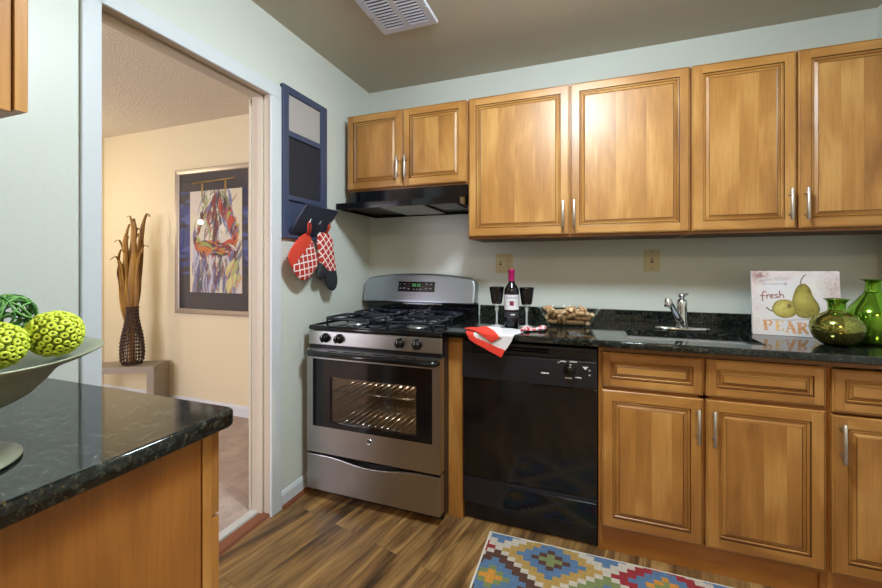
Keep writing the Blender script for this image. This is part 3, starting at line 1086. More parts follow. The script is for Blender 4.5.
m_ = MB(); m_.prism([(-.640, .846), (-.628, .852), (-.618, .838), (-.630, .830)], WX0 + .13, WX0 + .40, 'x', .002, 2); m_.build('door_latch', 'black_gloss', cp)
m_ = MB()
kx, kz = 1.384, .772
m_.cyl((kx, -.645, kz), (kx, -.650, kz), .027, 32, bev=.002)
m_.cyl((kx, -.650, kz), (kx, -.668, kz), .0225, 32, r2=.020, bev=.002)
m_.box(kx - .004, kx + .004, -.676, -.666, kz - .018, kz + .018, .002, 2, M4=Matrix.Translation((kx, 0, kz)) @ Matrix.Rotation(R(-35), 4, 'Y') @ Matrix.Translation((-kx, 0, -kz)))
m_.build('dial', 'black_gloss', cp)
for x, z, w, h in ((1.345, .803, .026, .006), (1.385, .804, .030, .006), (1.262, .745, .036, .006), (1.365, .732, .030, .006), (1.407, .738, .028, .005), (1.462, .772, .008, .006), (1.462, .752, .008, .006), (1.333, .798, .010, .004)):
    n_ = max(3, int(w / .006))
    m_ = MB()
    for k in range(n_):     # rows of tiny printed characters, too small to read in the photo
        m_.box(x + k * w / n_, x + (k + .78) * w / n_, -.6456, -.6449, z, z + h * (1 if k % 3 else .8))
    m_.build('control_marking', 'white_mark', cp)
m_ = MB()
m_.prism([(1.436, .790), (1.462, .790), (1.449, .776)], -.6456, -.6449, 'y')
m_.build('control_marking', 'white_mark', cp)
m_ = MB()
m_.box(WX0 + .002, WX1 - .002, -.634, -.600, .098, .222, .003, 2)
ap = m_.build('lower_panel', 'black_satin', t)
m_ = MB(); m_.box(1.09, WX1 - .004, -.638, -.633, .104, .204, .002, 2); m_.build('access_cover', 'black_gloss', ap)
m_ = MB(); m_.box(WX0 + .002, WX1 - .002, -.596, -.585, .002, .096, .002, 1); m_.build('kick_plate', 'black_satin', t)

# ------------------------------------------------------------------ ceiling fixtures
t = thing('ceiling_light', (1.40, -1.42, H), 'round white drum ceiling light in the middle of the kitchen', 'ceiling light')
m_ = MB(); m_.lathe([(0, -.0005), (.185, -.0005), (.185, -.016), (.178, -.022), (0, -.022)], (1.40, -1.42, H), 48, smooth=False); m_.build('canopy', 'trim', t)
m_ = MB(); m_.lathe([(.158, -.0225), (.160, -.10), (.150, -.118), (.12, -.124), (0, -.126)], (1.40, -1.42, H), 40)
m_.build('diffuser', mat('lit_diffuser', rgb(240, 244, 246), .4, emit=(.80, .93, 1, 1), estr=LAMP), t)

vx0, vx1, vy0, vy1 = .454, .752, -1.02, -.600
t = thing('ceiling_vent', ((vx0 + vx1) / 2, (vy0 + vy1) / 2, H), 'white louvred air vent on the kitchen ceiling', 'vent')
m_ = MB()
zt_ = H - .0005
for x0, x1, y0, y1 in ((vx0, vx0 + .034, vy0, vy1), (vx1 - .034, vx1, vy0, vy1), (vx0 + .034, vx1 - .034, vy0, vy0 + .034), (vx0 + .034, vx1 - .034, vy1 - .034, vy1)):
    m_.box(x0, x1, y0, y1, zt_ - .010, zt_, 0)
mx_ = (vx0 + vx1) / 2
m_.box(mx_ - .014, mx_ + .014, vy0 + .034, vy1 - .034, zt_ - .010, zt_)
m_.prism([(vx1 - .004, zt_ - .010), (vx1 + .004, zt_), (vx1 - .004, zt_)], vy0, vy1, 'y')
m_.build('frame', 'vent_white', t)
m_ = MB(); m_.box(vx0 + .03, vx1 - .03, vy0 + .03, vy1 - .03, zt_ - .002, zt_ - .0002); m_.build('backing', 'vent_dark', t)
for x0, x1 in ((vx0 + .034, mx_ - .014), (mx_ + .014, vx1 - .034)):
    n_ = 17
    for k in range(n_):
        y = vy0 + .040 + (vy1 - vy0 - .080) * k / (n_ - 1)
        m_ = MB(); m_.prism([(y + .0040, zt_ - .0106), (y + .0034, zt_ - .0112), (y - .0042, zt_ - .0068), (y - .0036, zt_ - .0062)], x0, x1, 'x')
        m_.build('louvre', 'vent_white', t)
for x, y in ((vx0 + .008, -.735), (vx1 - .010, -.735), (vx0 + .008, -.96), (vx1 - .010, -.96)):
    m_ = MB(); m_.cyl((x, y, zt_ - .010), (x, y, zt_ - .0125), .005, 12, bev=.001); m_.build('screw', 'chrome', t)

# ------------------------------------------------------------------ wall plates
def plate(label, x0, x1, z0, z1, kind):
    t = thing('wall_plate', ((x0 + x1) / 2, -.0005, (z0 + z1) / 2), label, 'wall plate')
    m_ = MB(); m_.box(x0, x1, -.006, -.0005, z0, z1, .002, 2); m_.build('plate', 'almond', t)
    zc = (z0 + z1) / 2
    for kx, kd in kind:
        xc = x0 + (x1 - x0) * kx
        if kd == 'switch':
            m_ = MB(); m_.box(xc - .006, xc + .006, -.0068, -.0058, zc - .013, zc + .013); s_ = m_.build('switch_slot', 'almond_dark', t)
            m_ = MB(); m_.prism([(-.006, zc - .004), (-.016, zc + .006), (-.015, zc + .010), (-.006, zc + .006)], xc - .004, xc + .004, 'x', .001, 1); m_.build('toggle', 'almond', s_)
        else:
            m_ = MB(); m_.box(xc - .016, xc + .016, -.0075, -.0058, zc - .034, zc + .034, .001, 1); s_ = m_.build('receptacle', 'almond', t)
            m_ = MB()
            for dz in (-.018, .018):
                for dx in (-.006, .006):
                    m_.box(xc + dx - .0012, xc + dx + .0012, -.0079, -.0074, zc + dz - .004, zc + dz + .005)
                m_.box(xc - .002, xc + .002, -.0079, -.0074, zc + dz - .011, zc + dz - .007)
            m_.build('slots', 'almond_dark', s_)
        for dz in (-.045, .045):
            m_ = MB(); m_.cyl((xc, -.006, zc + dz), (xc, -.0072, zc + dz), .0032, 10); m_.build('screw', 'almond_dark', t)


plate('two-gang almond wall plate with switch and outlet, above the wine bottle', .914, 1.022, 1.178, 1.300, ((.28, 'switch'), (.72, 'outlet')))
plate('single almond wall plate with one switch, above the faucet', 1.755, 1.834, 1.193, 1.313, ((.5, 'switch'),))

# ------------------------------------------------------------------ wall organiser with hooks
t = thing('wall_organizer', (.001, -.683, 1.75), 'navy framed wall organiser with pin board, chalkboard and letter pocket, on the left wall', 'message board')
m_ = MB()
oy0, oy1, oz0, oz1 = -.855, -.505, 1.365, 2.140
iy0, iy1 = -.814, -.560
m_.box(.001, .024, oy0, iy0, oz0, oz1, .003, 2)
m_.box(.001, .024, iy1, oy1, oz0, oz1, .003, 2)
for z0, z1 in ((oz0, 1.405), (1.560, 1.585), (1.886, 1.916), (2.102, oz1)):
    m_.box(.001, .0235, iy0, iy1, z0, z1, .002, 1)
m_.build('frame', 'navy', t)
m_ = MB(); m_.box(.001, .014, iy0, iy1, 1.916, 2.102); m_.build('pin_board', 'linen', t)
m_ = MB(); m_.box(.001, .012, iy0, iy1, 1.585, 1.886); m_.build('chalkboard', 'chalk', t)
m_ = MB(); m_.box(.001, .012, iy0, iy1, 1.405, 1.560); m_.build('pocket_back', 'navy', t)
m_ = MB()
m_.prism([(.024, 1.392), (.034, 1.390), (.139, 1.528), (.131, 1.533)], iy0 - .004, iy1 + .004, 'y', .001, 1)
m_.prism([(.024, 1.395), (.130, 1.530), (.024, 1.405)], iy0 - .004, iy0 + .004, 'y')
m_.prism([(.024, 1.395), (.130, 1.530), (.024, 1.405)], iy1 - .004, iy1 + .004, 'y')
pk = m_.build('letter_pocket', mat('dark_slate_paint', rgb(46, 50, 68), .5), t)
HOOKS = []
for hy in (-.770, -.690, -.606):
    bx_, bz_ = .086, 1.468
    m_ = MB()
    nx_, nz_ = .79, -.61
    m_.cyl((bx_, hy, bz_), (bx_ + nx_ * .004, hy, bz_ + nz_ * .004), .009, 14, bev=.001)
    m_.tube([(bx_, hy, bz_), (bx_ + .012, hy, bz_ - .010), (bx_ + .020, hy, bz_ - .021), (bx_ + .030, hy, bz_ - .022), (bx_ + .036, hy, bz_ - .012), (bx_ + .035, hy, bz_ + .001)], .0028, 8)
    m_.build('hook', 'chrome', pk)
    HOOKS.append((bx_ + .026, hy, bz_ - .0205))


# ------------------------------------------------------------------ quilted kitchen cloth things hung on the hooks
def lattice_mat(name, red, white, cell, wdt):
    m = mat(name, red, .9)
    v = mapped(m, 'UV', (1 / cell, 1 / cell, 1))
    sp = N(m, 'ShaderNodeSeparateXYZ'); L(m, v, sp.inputs[0])
    outs = []
    for a in ('X', 'Y'):
        fr_ = N(m, 'ShaderNodeMath', operation='FRACT'); L(m, sp.outputs[a], fr_.inputs[0])
        lt = N(m, 'ShaderNodeMath', operation='LESS_THAN'); L(m, fr_.outputs[0], lt.inputs[0]); lt.inputs[1].default_value = wdt
        outs.append(lt.outputs[0])
    mx = N(m, 'ShaderNodeMath', operation='MAXIMUM'); L(m, outs[0], mx.inputs[0]); L(m, outs[1], mx.inputs[1])
    L(m, mixc(m, mx.outputs[0], red, white), BS(m).inputs['Base Color'])
    return m


M['red_cloth'] = mat('red_quilted_cotton', rgb(196, 60, 40), .9)
M['lattice'] = lattice_mat('red_cotton_white_lattice', rgb(176, 48, 40), rgb(232, 222, 218), .033, .19)
M['mitt_black'] = mat('charcoal_neoprene', rgb(38, 40, 46), .75)
nz = noise(M['red_cloth'], mapped(M['red_cloth'], 'Object', (1, 1, 1)), 160, 2)
bump(M['red_cloth'], nz.outputs['Fac'], .5, .004)


def resample(poly, n, smooth=2):
    p = [Vector(q) for q in poly]
    for _ in range(smooth):
        p = [q for a, b in zip(p, p[1:] + p[:1]) for q in (a * .75 + b * .25, a * .25 + b * .75)]
    seg = [(b - a).length for a, b in zip(p, p[1:] + p[:1])]
    tot = sum(seg); out = []; i = 0; acc = 0
    for k in range(n):
        s = tot * k / n
        while acc + seg[i] < s:
            acc += seg[i]; i += 1
        out.append(p[i].lerp(p[(i + 1) % len(p)], (s - acc) / max(seg[i], 1e-9)))
    return out


def puff(mb, poly, x, th, cell_rot, classify, n=120, rings=26, smooth=2):
    """A padded flat shape in the y-z plane at depth x; classify(y, z) gives the material index of a face."""
    o = resample(poly, n, smooth)
    c = sum(o, Vector((0, 0))) / n
    ca, sa = math.cos(cell_rot), math.sin(cell_rot)

    def V_(k, j, side):
        s = j / rings
        q = c.lerp(o[k % n], s)
        d = th * math.sqrt(max(0, 1 - s ** 4)) * side
        return (x + d, q.x, q.y)
    for side in (1, -1):
        grid = [[mb.bm.verts.new(V_(k, j, side)) for k in range(n)] for j in range(1, rings + 1)]
        cv = mb.bm.verts.new((x + th * side, c.x, c.y))
        fs = []
        for k in range(n):
            fs.append([cv, grid[0][k], grid[0][(k + 1) % n]])
            for j in range(rings - 1):
                fs.append([grid[j][k], grid[j + 1][k], grid[j + 1][(k + 1) % n], grid[j][(k + 1) % n]])
        for q in fs:
            f = mb.bm.faces.new(q if side > 0 else q[::-1])
            f.smooth = True
            m_c = f.calc_center_median()
            f.material_index = classify(m_c.y, m_c.z)
            for lp in f.loops:
                y, z = lp.vert.co.y, lp.vert.co.z
                lp[mb.uv].uv = (y * ca + z * sa, -y * sa + z * ca)
    bmesh.ops.remove_doubles(mb.bm, verts=mb.bm.verts[:], dist=1e-5)


def side_of(p, q):
    return lambda y, z: (q[0] - p[0]) * (z - p[1]) - (q[1] - p[1]) * (y - p[0])


t = thing('pot_holder', (.075, -.765, 1.14), 'red quilted pot holder with white lattice on its lower right, hanging from left hook', 'pot holder')
po = [(-.757, 1.385), (-.806, 1.359), (-.875, 1.284), (-.870, 1.244), (-.849, 1.214), (-.806, 1.165), (-.760, 1.147), (-.712, 1.172), (-.656, 1.224), (-.651, 1.258), (-.673, 1.301), (-.706, 1.360), (-.730, 1.388)]
po = [(-.769 + (a + .762) * 1.035, 1.270 + (b + .0 - 1.270) * 1.05) for a, b in po]
sd = side_of((-.705, 1.365), (-.850, 1.228))
m_ = MB()
puff(m_, po, .079, .011, R(10), lambda y, z: 1 if sd(y, z) > 0 else 0, smooth=1)
m_.build('pad', ['red_cloth', 'lattice'], t)
hk = HOOKS[0]
m_ = MB()
m_.tube([(.079, -.752, 1.375), (hk[0] - .012, -.762, 1.410), (hk[0] - .003, hk[1] - .006, 1.436), (hk[0], hk[1], hk[2] + .0052), (hk[0] + .003, hk[1] + .007, 1.436), (hk[0] - .010, -.748, 1.408), (.081, -.740, 1.375)], .0042, 8)
m_.build('hanging_loop', 'red_cloth', t)

t = thing('oven_mitt', (.075, -.57, 1.075), 'red lattice oven mitt with charcoal hand end, hanging from right hook', 'oven mitt')
mo = [(-.661, 1.405), (-.600, 1.407), (-.543, 1.405), (-.528, 1.330), (-.512, 1.250), (-.500, 1.190), (-.485, 1.130), (-.503, 1.084), (-.541, 1.078), (-.580, 1.100), (-.598, 1.150), (-.606, 1.170), (-.616, 1.153), (-.636, 1.146), (-.664, 1.156), (-.674, 1.180), (-.659, 1.210), (-.648, 1.252), (-.657, 1.300), (-.666, 1.340)]
m_ = MB()
puff(m_, mo, .079, .016, R(40), lambda y, z: 1 if z < 1.196 + .35 * max(0, -.589 - y) * 2.2 else 0, n=160, smooth=1)
m_.build('glove', ['lattice', 'mitt_black'], t)
m_ = MB()
hk = HOOKS[2]
m_.tube([(.078, -.601, 1.398), (hk[0] - .006, -.605, 1.424), (hk[0] - .001, hk[1] - .006, 1.440), (hk[0], hk[1], hk[2] + .0052), (hk[0] + .003, hk[1] + .006, 1.440), (hk[0] - .004, -.603, 1.424), (.082, -.593, 1.398)], .004, 8)
m_.build('hanging_loop', 'red_cloth', t)

# ------------------------------------------------------------------ the room beyond: picture, table, vase, leaves
ax0, ax1, az0, az1 = -1.911, -1.056, .815, 2.046
t = thing('framed_picture', ((ax0 + ax1) / 2, -.0005, (az0 + az1) / 2), 'large silver-framed abstract picture on dark blue mat, on the cream wall through the doorway', 'picture')
m_ = MB()
w_ = .042
tb_pts = [((ax0, az0), (ax1, az0)), ((ax1, az0), (ax1, az1)), ((ax1, az1), (ax0, az1)), ((ax0, az1), (ax0, az0))]
cx_, cz_ = (ax0 + ax1) / 2, (az0 + az1) / 2
prof = [(0, -.001), (0, -.024), (.006, -.030), (.020, -.027), (.036, -.022), (w_, -.017), (w_, -.001)]
rings = []
for ins, y in prof:
    rings.append([m_.bm.verts.new((px, y, pz)) for px, pz in ((ax0 + ins, az0 + ins), (ax1 - ins, az0 + ins), (ax1 - ins, az1 - ins), (ax0 + ins, az1 - ins))])
for A, B in zip(rings, rings[1:]):
    for k in range(4):
        m_.bm.faces.new([A[k], A[(k + 1) % 4], B[(k + 1) % 4], B[k]])
m_.build('frame', mat('silver_leaf_frame', rgb(170, 158, 146), .38, metal=.7), t, recalc=True)
# mat: charcoal with a broad band of blue and dark streaks
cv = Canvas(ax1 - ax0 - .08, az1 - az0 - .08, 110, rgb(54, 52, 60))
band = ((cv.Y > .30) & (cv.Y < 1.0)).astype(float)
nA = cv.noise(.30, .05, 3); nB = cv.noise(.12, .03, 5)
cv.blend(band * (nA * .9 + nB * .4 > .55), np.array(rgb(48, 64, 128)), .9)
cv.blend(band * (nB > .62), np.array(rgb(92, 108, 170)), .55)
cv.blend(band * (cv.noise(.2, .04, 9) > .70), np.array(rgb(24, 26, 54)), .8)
grid_mesh('mat_board', cv.a, (ax0 + .04, -.010, az0 + .04), (ax1 - ax0 - .08, 0, 0), (0, 0, az1 - az0 - .08), attr_mat('streaked_mat', .7), t)
# the print: loose strokes of colour on a pale ground
pw, ph = .580, .855
cv = Canvas(pw, ph, 190, rgb(214, 204, 192))
rg = np.random.default_rng(12)
cv.blend(cv.noise(.12, .16, 1) > .55, np.array(rgb(226, 216, 176)), .6)


def stroke(x, y, ang, ln, r, colr, al):
    pts_ = []
    for k in range(7):
        u = k / 6 - .5
        pts_.append((x + math.cos(ang) * ln * u + math.sin(u * 5) * .012, y + math.sin(ang) * ln * u + .01 * math.cos(u * 4)))
    for k, (p_, q_) in enumerate(zip(pts_, pts_[1:])):
        cv.seg(p_, q_, 1.7 * r * (1 - abs(k - 3) / 5), 1.7 * r * (1 - abs(k - 2) / 5), np.array(colr), al, .004)


pal_low = [rgb(84, 84, 132), rgb(120, 120, 158), rgb(190, 190, 206), rgb(92, 52, 60), rgb(66, 92, 98), rgb(210, 206, 204), rgb(140, 96, 84)]
pal_mid = [rgb(132, 34, 52), rgb(96, 30, 62), rgb(188, 62, 48), rgb(202, 118, 52), rgb(60, 34, 58), rgb(224, 218, 208), rgb(120, 110, 150), rgb(150, 168, 84)]
pal_up = [rgb(96, 108, 158), rgb(160, 172, 120), rgb(214, 210, 190), rgb(72, 64, 88), rgb(150, 62, 70), rgb(232, 226, 214), rgb(120, 124, 92)]
for k in range(120):
    stroke(rg.uniform(.04, pw - .04), rg.uniform(.03, .33), R(rg.uniform(65, 112)), rg.uniform(.12, .30), rg.uniform(.003, .014), pal_low[rg.integers(len(pal_low))], .75)
for k in range(120):
    a = rg.uniform(0, 1)
    stroke(rg.uniform(.14, .46), rg.uniform(.50, .82), R(rg.uniform(50, 130)), rg.uniform(.10, .30), rg.uniform(.003, .012), pal_up[rg.integers(len(pal_up))], .75)
for sx in (-1, 1):              # two arching dark arms either side of a light middle
    for k in range(60):
        u = rg.uniform(0, 1)
        x = pw / 2 + sx * (.05 + .17 * math.sin(u * 2.6)) + rg.uniform(-.025, .025)
        y = .74 - .42 * u + rg.uniform(-.02, .02)
        stroke(x, y, R(90 - sx * (40 * (u - .4)) * 1.2), rg.uniform(.05, .14), rg.uniform(.004, .012), pal_mid[rg.integers(len(pal_mid))], .85)
for k in range(55):
    stroke(pw / 2 + rg.uniform(-.17, .17), .36 + rg.uniform(-.05, .06), R(rg.uniform(-25, 40)), rg.uniform(.06, .16), rg.uniform(.003, .011), pal_mid[rg.integers(len(pal_mid))], .85)
for k in range(16):
    stroke(pw / 2 + rg.uniform(-.02, .03), rg.uniform(.40, .80), R(rg.uniform(80, 98)), rg.uniform(.1, .25), rg.uniform(.004, .010), [rgb(70, 30, 44), rgb(120, 36, 44), rgb(84, 88, 130), rgb(170, 176, 90)][rg.integers(4)], .85)
for k in range(12):
    stroke(rg.uniform(.44, .56), rg.uniform(.05, .24), R(rg.uniform(60, 100)), .12, .010, [rgb(170, 180, 110), rgb(214, 206, 140), rgb(204, 160, 110)][rg.integers(3)], .8)
m_ = MB(); m_.box(-1.742, -1.742 + pw, -.0145, -.0105, .998, .998 + ph); pr = m_.build('print_board', mat('cream_board', rgb(222, 214, 200), .7), t)
grid_mesh('print', cv.a, (-1.742, -.0148, .998), (pw, 0, 0), (0, 0, ph), attr_mat('painted_print', .6), pr)
m_ = MB()
m_.cyl((-1.715, -.0165, 1.921), (-1.235, -.0165, 1.938), .0065, 12)
for x in (-1.60, -1.34):
    m_.box(x - .010, x + .010, -.0158, -.0146, 1.83, 1.925)
m_.build('hanging_bar', mat('dull_gold_rod', rgb(168, 136, 76), .4, metal=.6), t)
m_ = MB(); m_.box(ax0 + .040, ax1 - .040, -.0262, -.0242, az0 + .040, az1 - .040); m_.build('glass_pane', 'picture_glass', t)

TX0, TX1, TY0, TY1, TZ = -.74, 0.0, 0.0, .215, .400
TM = Matrix.Translation((-1.880, -.220, 0)) @ Matrix.Rotation(R(27), 4, 'Z')
t = thing('side_table', tuple(TM @ Vector((-.37, .107, .004))), 'low taupe waterfall side table with slab legs against the cream wall', 'table')
M['taupe_wood'] = mat('taupe_wood', rgb(144, 132, 118), .5)
m_ = MB(); m_.box(TX0, TX1, TY0, TY1, TZ - .052, TZ, .003, 2, grain='x', M4=TM); m_.build('top', 'taupe_wood', t)
for x0 in (TX0, TX1 - .055):
    m_ = MB(); m_.box(x0, x0 + .055, TY0, TY1, .0045, TZ - .0525, .003, 2, M4=TM); m_.build('leg', 'taupe_wood', t)

VX, VY = -2.135, -.225
t = thing('wicker_vase', (VX, VY, TZ), 'dark woven wire bottle vase on the side table, holding dried leaves', 'vase')
M['wicker'] = mat('dark_brown_wicker', rgb(66, 46, 36), .55)
prof = [(.060, .002), (.076, .03), (.081, .10), (.078, .17), (.068, .25), (.052, .33), (.042, .39), (.039, .46), (.042, .482)]


def vr(z):
    for (r0, z0), (r1, z1) in zip(prof, prof[1:]):
        if z <= z1:
            return r0 + (r1 - r0) * (z - z0) / (z1 - z0)
    return prof[-1][0]


m_ = MB()
for k in range(20):
    a0 = 2 * math.pi * k / 20
    m_.tube([(VX + vr(z) * math.cos(a0), VY + vr(z) * math.sin(a0), TZ + z) for z in [.004 + .478 * i / 16 for i in range(17)]], .0042, 5)
m_.build('wire_ribs', 'wicker', t)
m_ = MB()
nr = 17
for i in range(nr):
    z = .008 + .468 * i / (nr - 1)
    m_.tube([(VX + (vr(z) + .0035) * math.cos(2 * math.pi * k / 36), VY + (vr(z) + .0035) * math.sin(2 * math.pi * k / 36), TZ + z + .004 * math.sin(k * 1.7 + i)) for k in range(36)], .0046, 5, closed=True)
m_.build('woven_bands', 'wicker', t)
m_ = MB(); m_.lathe([(0, .0), (.060, .0), (.063, .006), (0, .006)], (VX, VY, TZ), 28); m_.build('base', 'wicker', t)

t = thing('dried_leaf_bundle', (VX, VY, TZ + .007), 'tall bundle of curling golden-brown dried leaves standing in the wicker vase', 'dried leaves')
M['dry_leaf'] = mat('golden_dry_leaf', rgb(150, 108, 40), .55)
nz = noise(M['dry_leaf'], mapped(M['dry_leaf'], 'Object', (30, 30, 3)), 1.0, 4)
L(M['dry_leaf'], ramp(M['dry_leaf'], nz.outputs['Fac'], [(.3, rgb(88, 58, 22)), (.55, rgb(156, 112, 40)), (.75, rgb(196, 152, 66))]).outputs['Color'], BS(M['dry_leaf']).inputs['Base Color'])
rl = random.Random(5)
leaves = [(-.16, .98, .8), (-.13, 1.12, 1.0), (-.09, 1.06, -.6), (-.06, 1.20, .7), (-.02, 1.27, -.5), (.03, 1.17, .9), (.06, 1.24, -.7), (.10, 1.28, .5), (.14, 1.30, .6), (.12, 1.12, -.8), (-.19, .84, .5), (.01, 1.08, .4), (-.11, .92, -.9), (.08, 1.02, .6)]
for i, (dx, hh, cu) in enumerate(leaves):
    hh *= 1.06
    m_ = MB()
    n_ = 26
    dy = rl.uniform(-.05, .06)
    L0, R0 = [], []
    for k in range(n_ + 1):
        u = k / n_
        z = TZ + .012 + (hh - .012) * (u if u < .93 else .93 + (u - .93) * (.2 - abs(cu) * .9))
        spread = max(0, (u - .35) / .65)
        x = dx * (.12 + .70 * spread ** 1.3) + .018 * math.sin(u * 7 + i * 2) * spread
        if u > .86:
            x += (u - .86) / .14 * .075 * cu
        y = dy * (.2 + .8 * spread) + .010 * math.sin(u * 5 + i) * (.3 + spread)
        x, y = VX + .524 * x - .851 * y, VY + .851 * x * .8 + .524 * y
        lf = min(1.0, .35 + u * 1.3)
        w = .012 + .030 * math.sin(min(1, max(0, (u - .2) / .55)) * math.pi) ** 1
        w = max(.0025, w * (1 if u < .85 else (1 - (u - .85) / .15 * .8)))
        tw = R(58) + .75 * math.sin(i * 1.3 + u * 3.0 * cu)
        ex, ey = math.cos(tw) * w * lf, math.sin(tw) * w * lf
        L0.append((x - ex, y - ey, z)); R0.append((x + ex, y + ey, z))
    for k in range(n_):
        a = [m_.bm.verts.new(p) for p in (L0[k], R0[k], R0[k + 1], L0[k + 1])]
        f = m_.bm.faces.new(a); f.smooth = True
    bmesh.ops.remove_doubles(m_.bm, verts=m_.bm.verts[:], dist=1e-6)
    o_ = m_.build('leaf', 'dry_leaf', t)
    so = o_.modifiers.new('thickness', 'SOLIDIFY'); so.thickness = .0016; so.offset = 0

# ------------------------------------------------------------------ pedestal bowl and its balls
BX, BYc = .534, -2.141
t = thing('pedestal_bowl', (BX, BYc, .914), 'grey-green metal pedestal bowl with wide wavy rim, standing on the left granite counter', 'bowl')
m_ = MB()
m_.lathe([(0, .0005), (.098, .0005), (.1055, .003), (.1055, .006), (.09, .012), (.055, .018), (.034, .026), (.030, .04), (.030, .075), (.036, .088), (0, .088)], (BX, BYc, .914), 64)
m_.build('foot', 'bowl_metal', t)
wv = lambda a, r, z: 1 + (.012 * math.sin(5 * a + .4) + .008 * math.sin(8 * a)) * max(0, (r - .12) / .09)
m_ = MB()
m_.lathe([(0, .084), (.075, .087), (.102, .094), (.118, .104), (.134, .122), (.143, .134), (.150, .142), (.165, .1495), (.190, .1595), (.205, .1675), (.2063, .1695), (.204, .1705), (.188, .1628), (.163, .1530), (.147, .145), (.139, .136), (.128, .122), (.112, .108), (.098, .099), (.07, .092), (0, .090)], (BX, BYc, .914), 96, wob=wv)
m_.build('basin', 'bowl_metal', t)

M['lime_pod'] = mat('lime_pod', rgb(196, 210, 66), .6)
M['lime_pod_dark'] = mat('olive_gap', rgb(92, 104, 24), .8)
M['pod_eye'] = mat('dark_pod_eye', rgb(46, 50, 18), .8)


def pod_ball(label, c, rx, ry, rz, rotz, n=150, pr=.0105, seed=1):
    t = thing('decorative_ball', c, label, 'decorative ball')
    rr = random.Random(seed)
    M4 = Matrix.Translation(c) @ Matrix.Rotation(rotz, 4, 'Z') @ Matrix.Diagonal((rx, ry, rz, 1))
    m_ = MB()
    prof = [(math.sin(math.pi * k / 20) * .96, -.96 * math.cos(math.pi * k / 20)) for k in range(21)]
    prof[0] = (0, -.96); prof[-1] = (0, .96)
    m_.lathe(prof, (0, 0, 0), 32, 0, M4)
    m_.build('core', 'lime_pod_dark', t)
    pods = MB(); eyes = MB()
    ga = math.pi * (3 - math.sqrt(5))
    for k in range(n):
        z = 1 - 2 * (k + .5) / n
        r = math.sqrt(1 - z * z); a = k * ga + rr.uniform(-.05, .05)
        nrm = Vector((r * math.cos(a), r * math.sin(a), z))
        p = M4 @ nrm
        nn = (Matrix.Rotation(rotz, 3, 'Z') @ Vector((nrm.x / rx, nrm.y / ry, nrm.z / rz))).normalized()
        nn = (nn + Vector((rr.uniform(-.18, .18), rr.uniform(-.18, .18), rr.uniform(-.18, .18)))).normalized()
        q = pr * rr.uniform(.85, 1.2)
        T4 = Matrix.Translation(p) @ nn.to_track_quat('Z', 'Y').to_matrix().to_4x4() @ Matrix.Diagonal((rr.uniform(.9, 1.15), rr.uniform(.85, 1.1), 1, 1))
        pods.lathe([(q * .72, -q * .5), (q * 1.0, -.1 * q), (q * 1.0, q * .16), (q * .80, q * .42), (q * .50, q * .42), (q * .30, q * .26)], (0, 0, 0), 12, 0, T4)
        eyes.lathe([(0, q * .27), (q * .31, q * .255)], (0, 0, 0), 8, 0, T4)
    pods.build('seed_pods', 'lime_pod', t); eyes.build('pod_eyes', 'pod_eye', t)
    return t


pod_ball('lime green seed-pod ball at the right of the pedestal bowl, the larger egg-shaped one', (.600, -2.0145, 1.1075), .0370, .0350, .0365, R(20), 120, .0056, 3)
pod_ball('lime green seed-pod ball at left in the pedestal bowl, cut off by the picture edge', (.600, -2.085, 1.100), .0345, .0335, .0340, 0, 105, .0056, 8)
TB = (.422, -2.000, 1.130)
t = thing('twig_ball', TB, 'dark green woven twig ball behind the two lime balls in the bowl', 'decorative ball')
M['green_twig'] = mat('green_twig', rgb(58, 112, 44), .5)
M['pale_twig'] = mat('pale_green_twig', rgb(112, 164, 84), .5)
rt = random.Random(11)
for part in range(4):
    m_ = MB()
    for k in range(6):
        ax_ = Vector((rt.gauss(0, 1), rt.gauss(0, 1), rt.gauss(0, 1))).normalized()
        q_ = ax_.to_track_quat('Z', 'Y')
        off = rt.uniform(-.45, .45); rr_ = .038 * math.sqrt(1 - off * off)
        pts = []
        for i in range(28):
            a = 2 * math.pi * i / 28
            pts.append(Vector(TB) + q_ @ Vector((rr_ * math.cos(a), rr_ * math.sin(a), off * .038 + .003 * math.sin(3 * a + k))) * rt.uniform(.97, 1.03))
        m_.tube(pts, rt.uniform(.0012, .0022), 6, closed=True)
    m_.build('twig_hoops', ('green_twig', 'pale_twig')[part % 2], t)

BB = (.540, -2.098, 1.058)
t = thing('twig_ball', BB, 'dark brown twig ball tucked beneath the lime balls in the bowl', 'decorative ball')
M['brown_twig'] = mat('dark_brown_twig', rgb(62, 44, 36), .7)
for part in range(3):
    m_ = MB()
    for k in range(8):
        q_ = Vector((rt.gauss(0, 1), rt.gauss(0, 1), rt.gauss(0, 1))).normalized().to_track_quat('Z', 'Y')
        off = rt.uniform(-.45, .45); rr_ = .036 * math.sqrt(1 - off * off)
        m_.tube([Vector(BB) + q_ @ Vector((rr_ * math.cos(2 * math.pi * i / 24), rr_ * math.sin(2 * math.pi * i / 24), off * .036)) for i in range(24)], .0022, 6, closed=True)
    m_.build('twig_hoops', 'brown_twig', t)

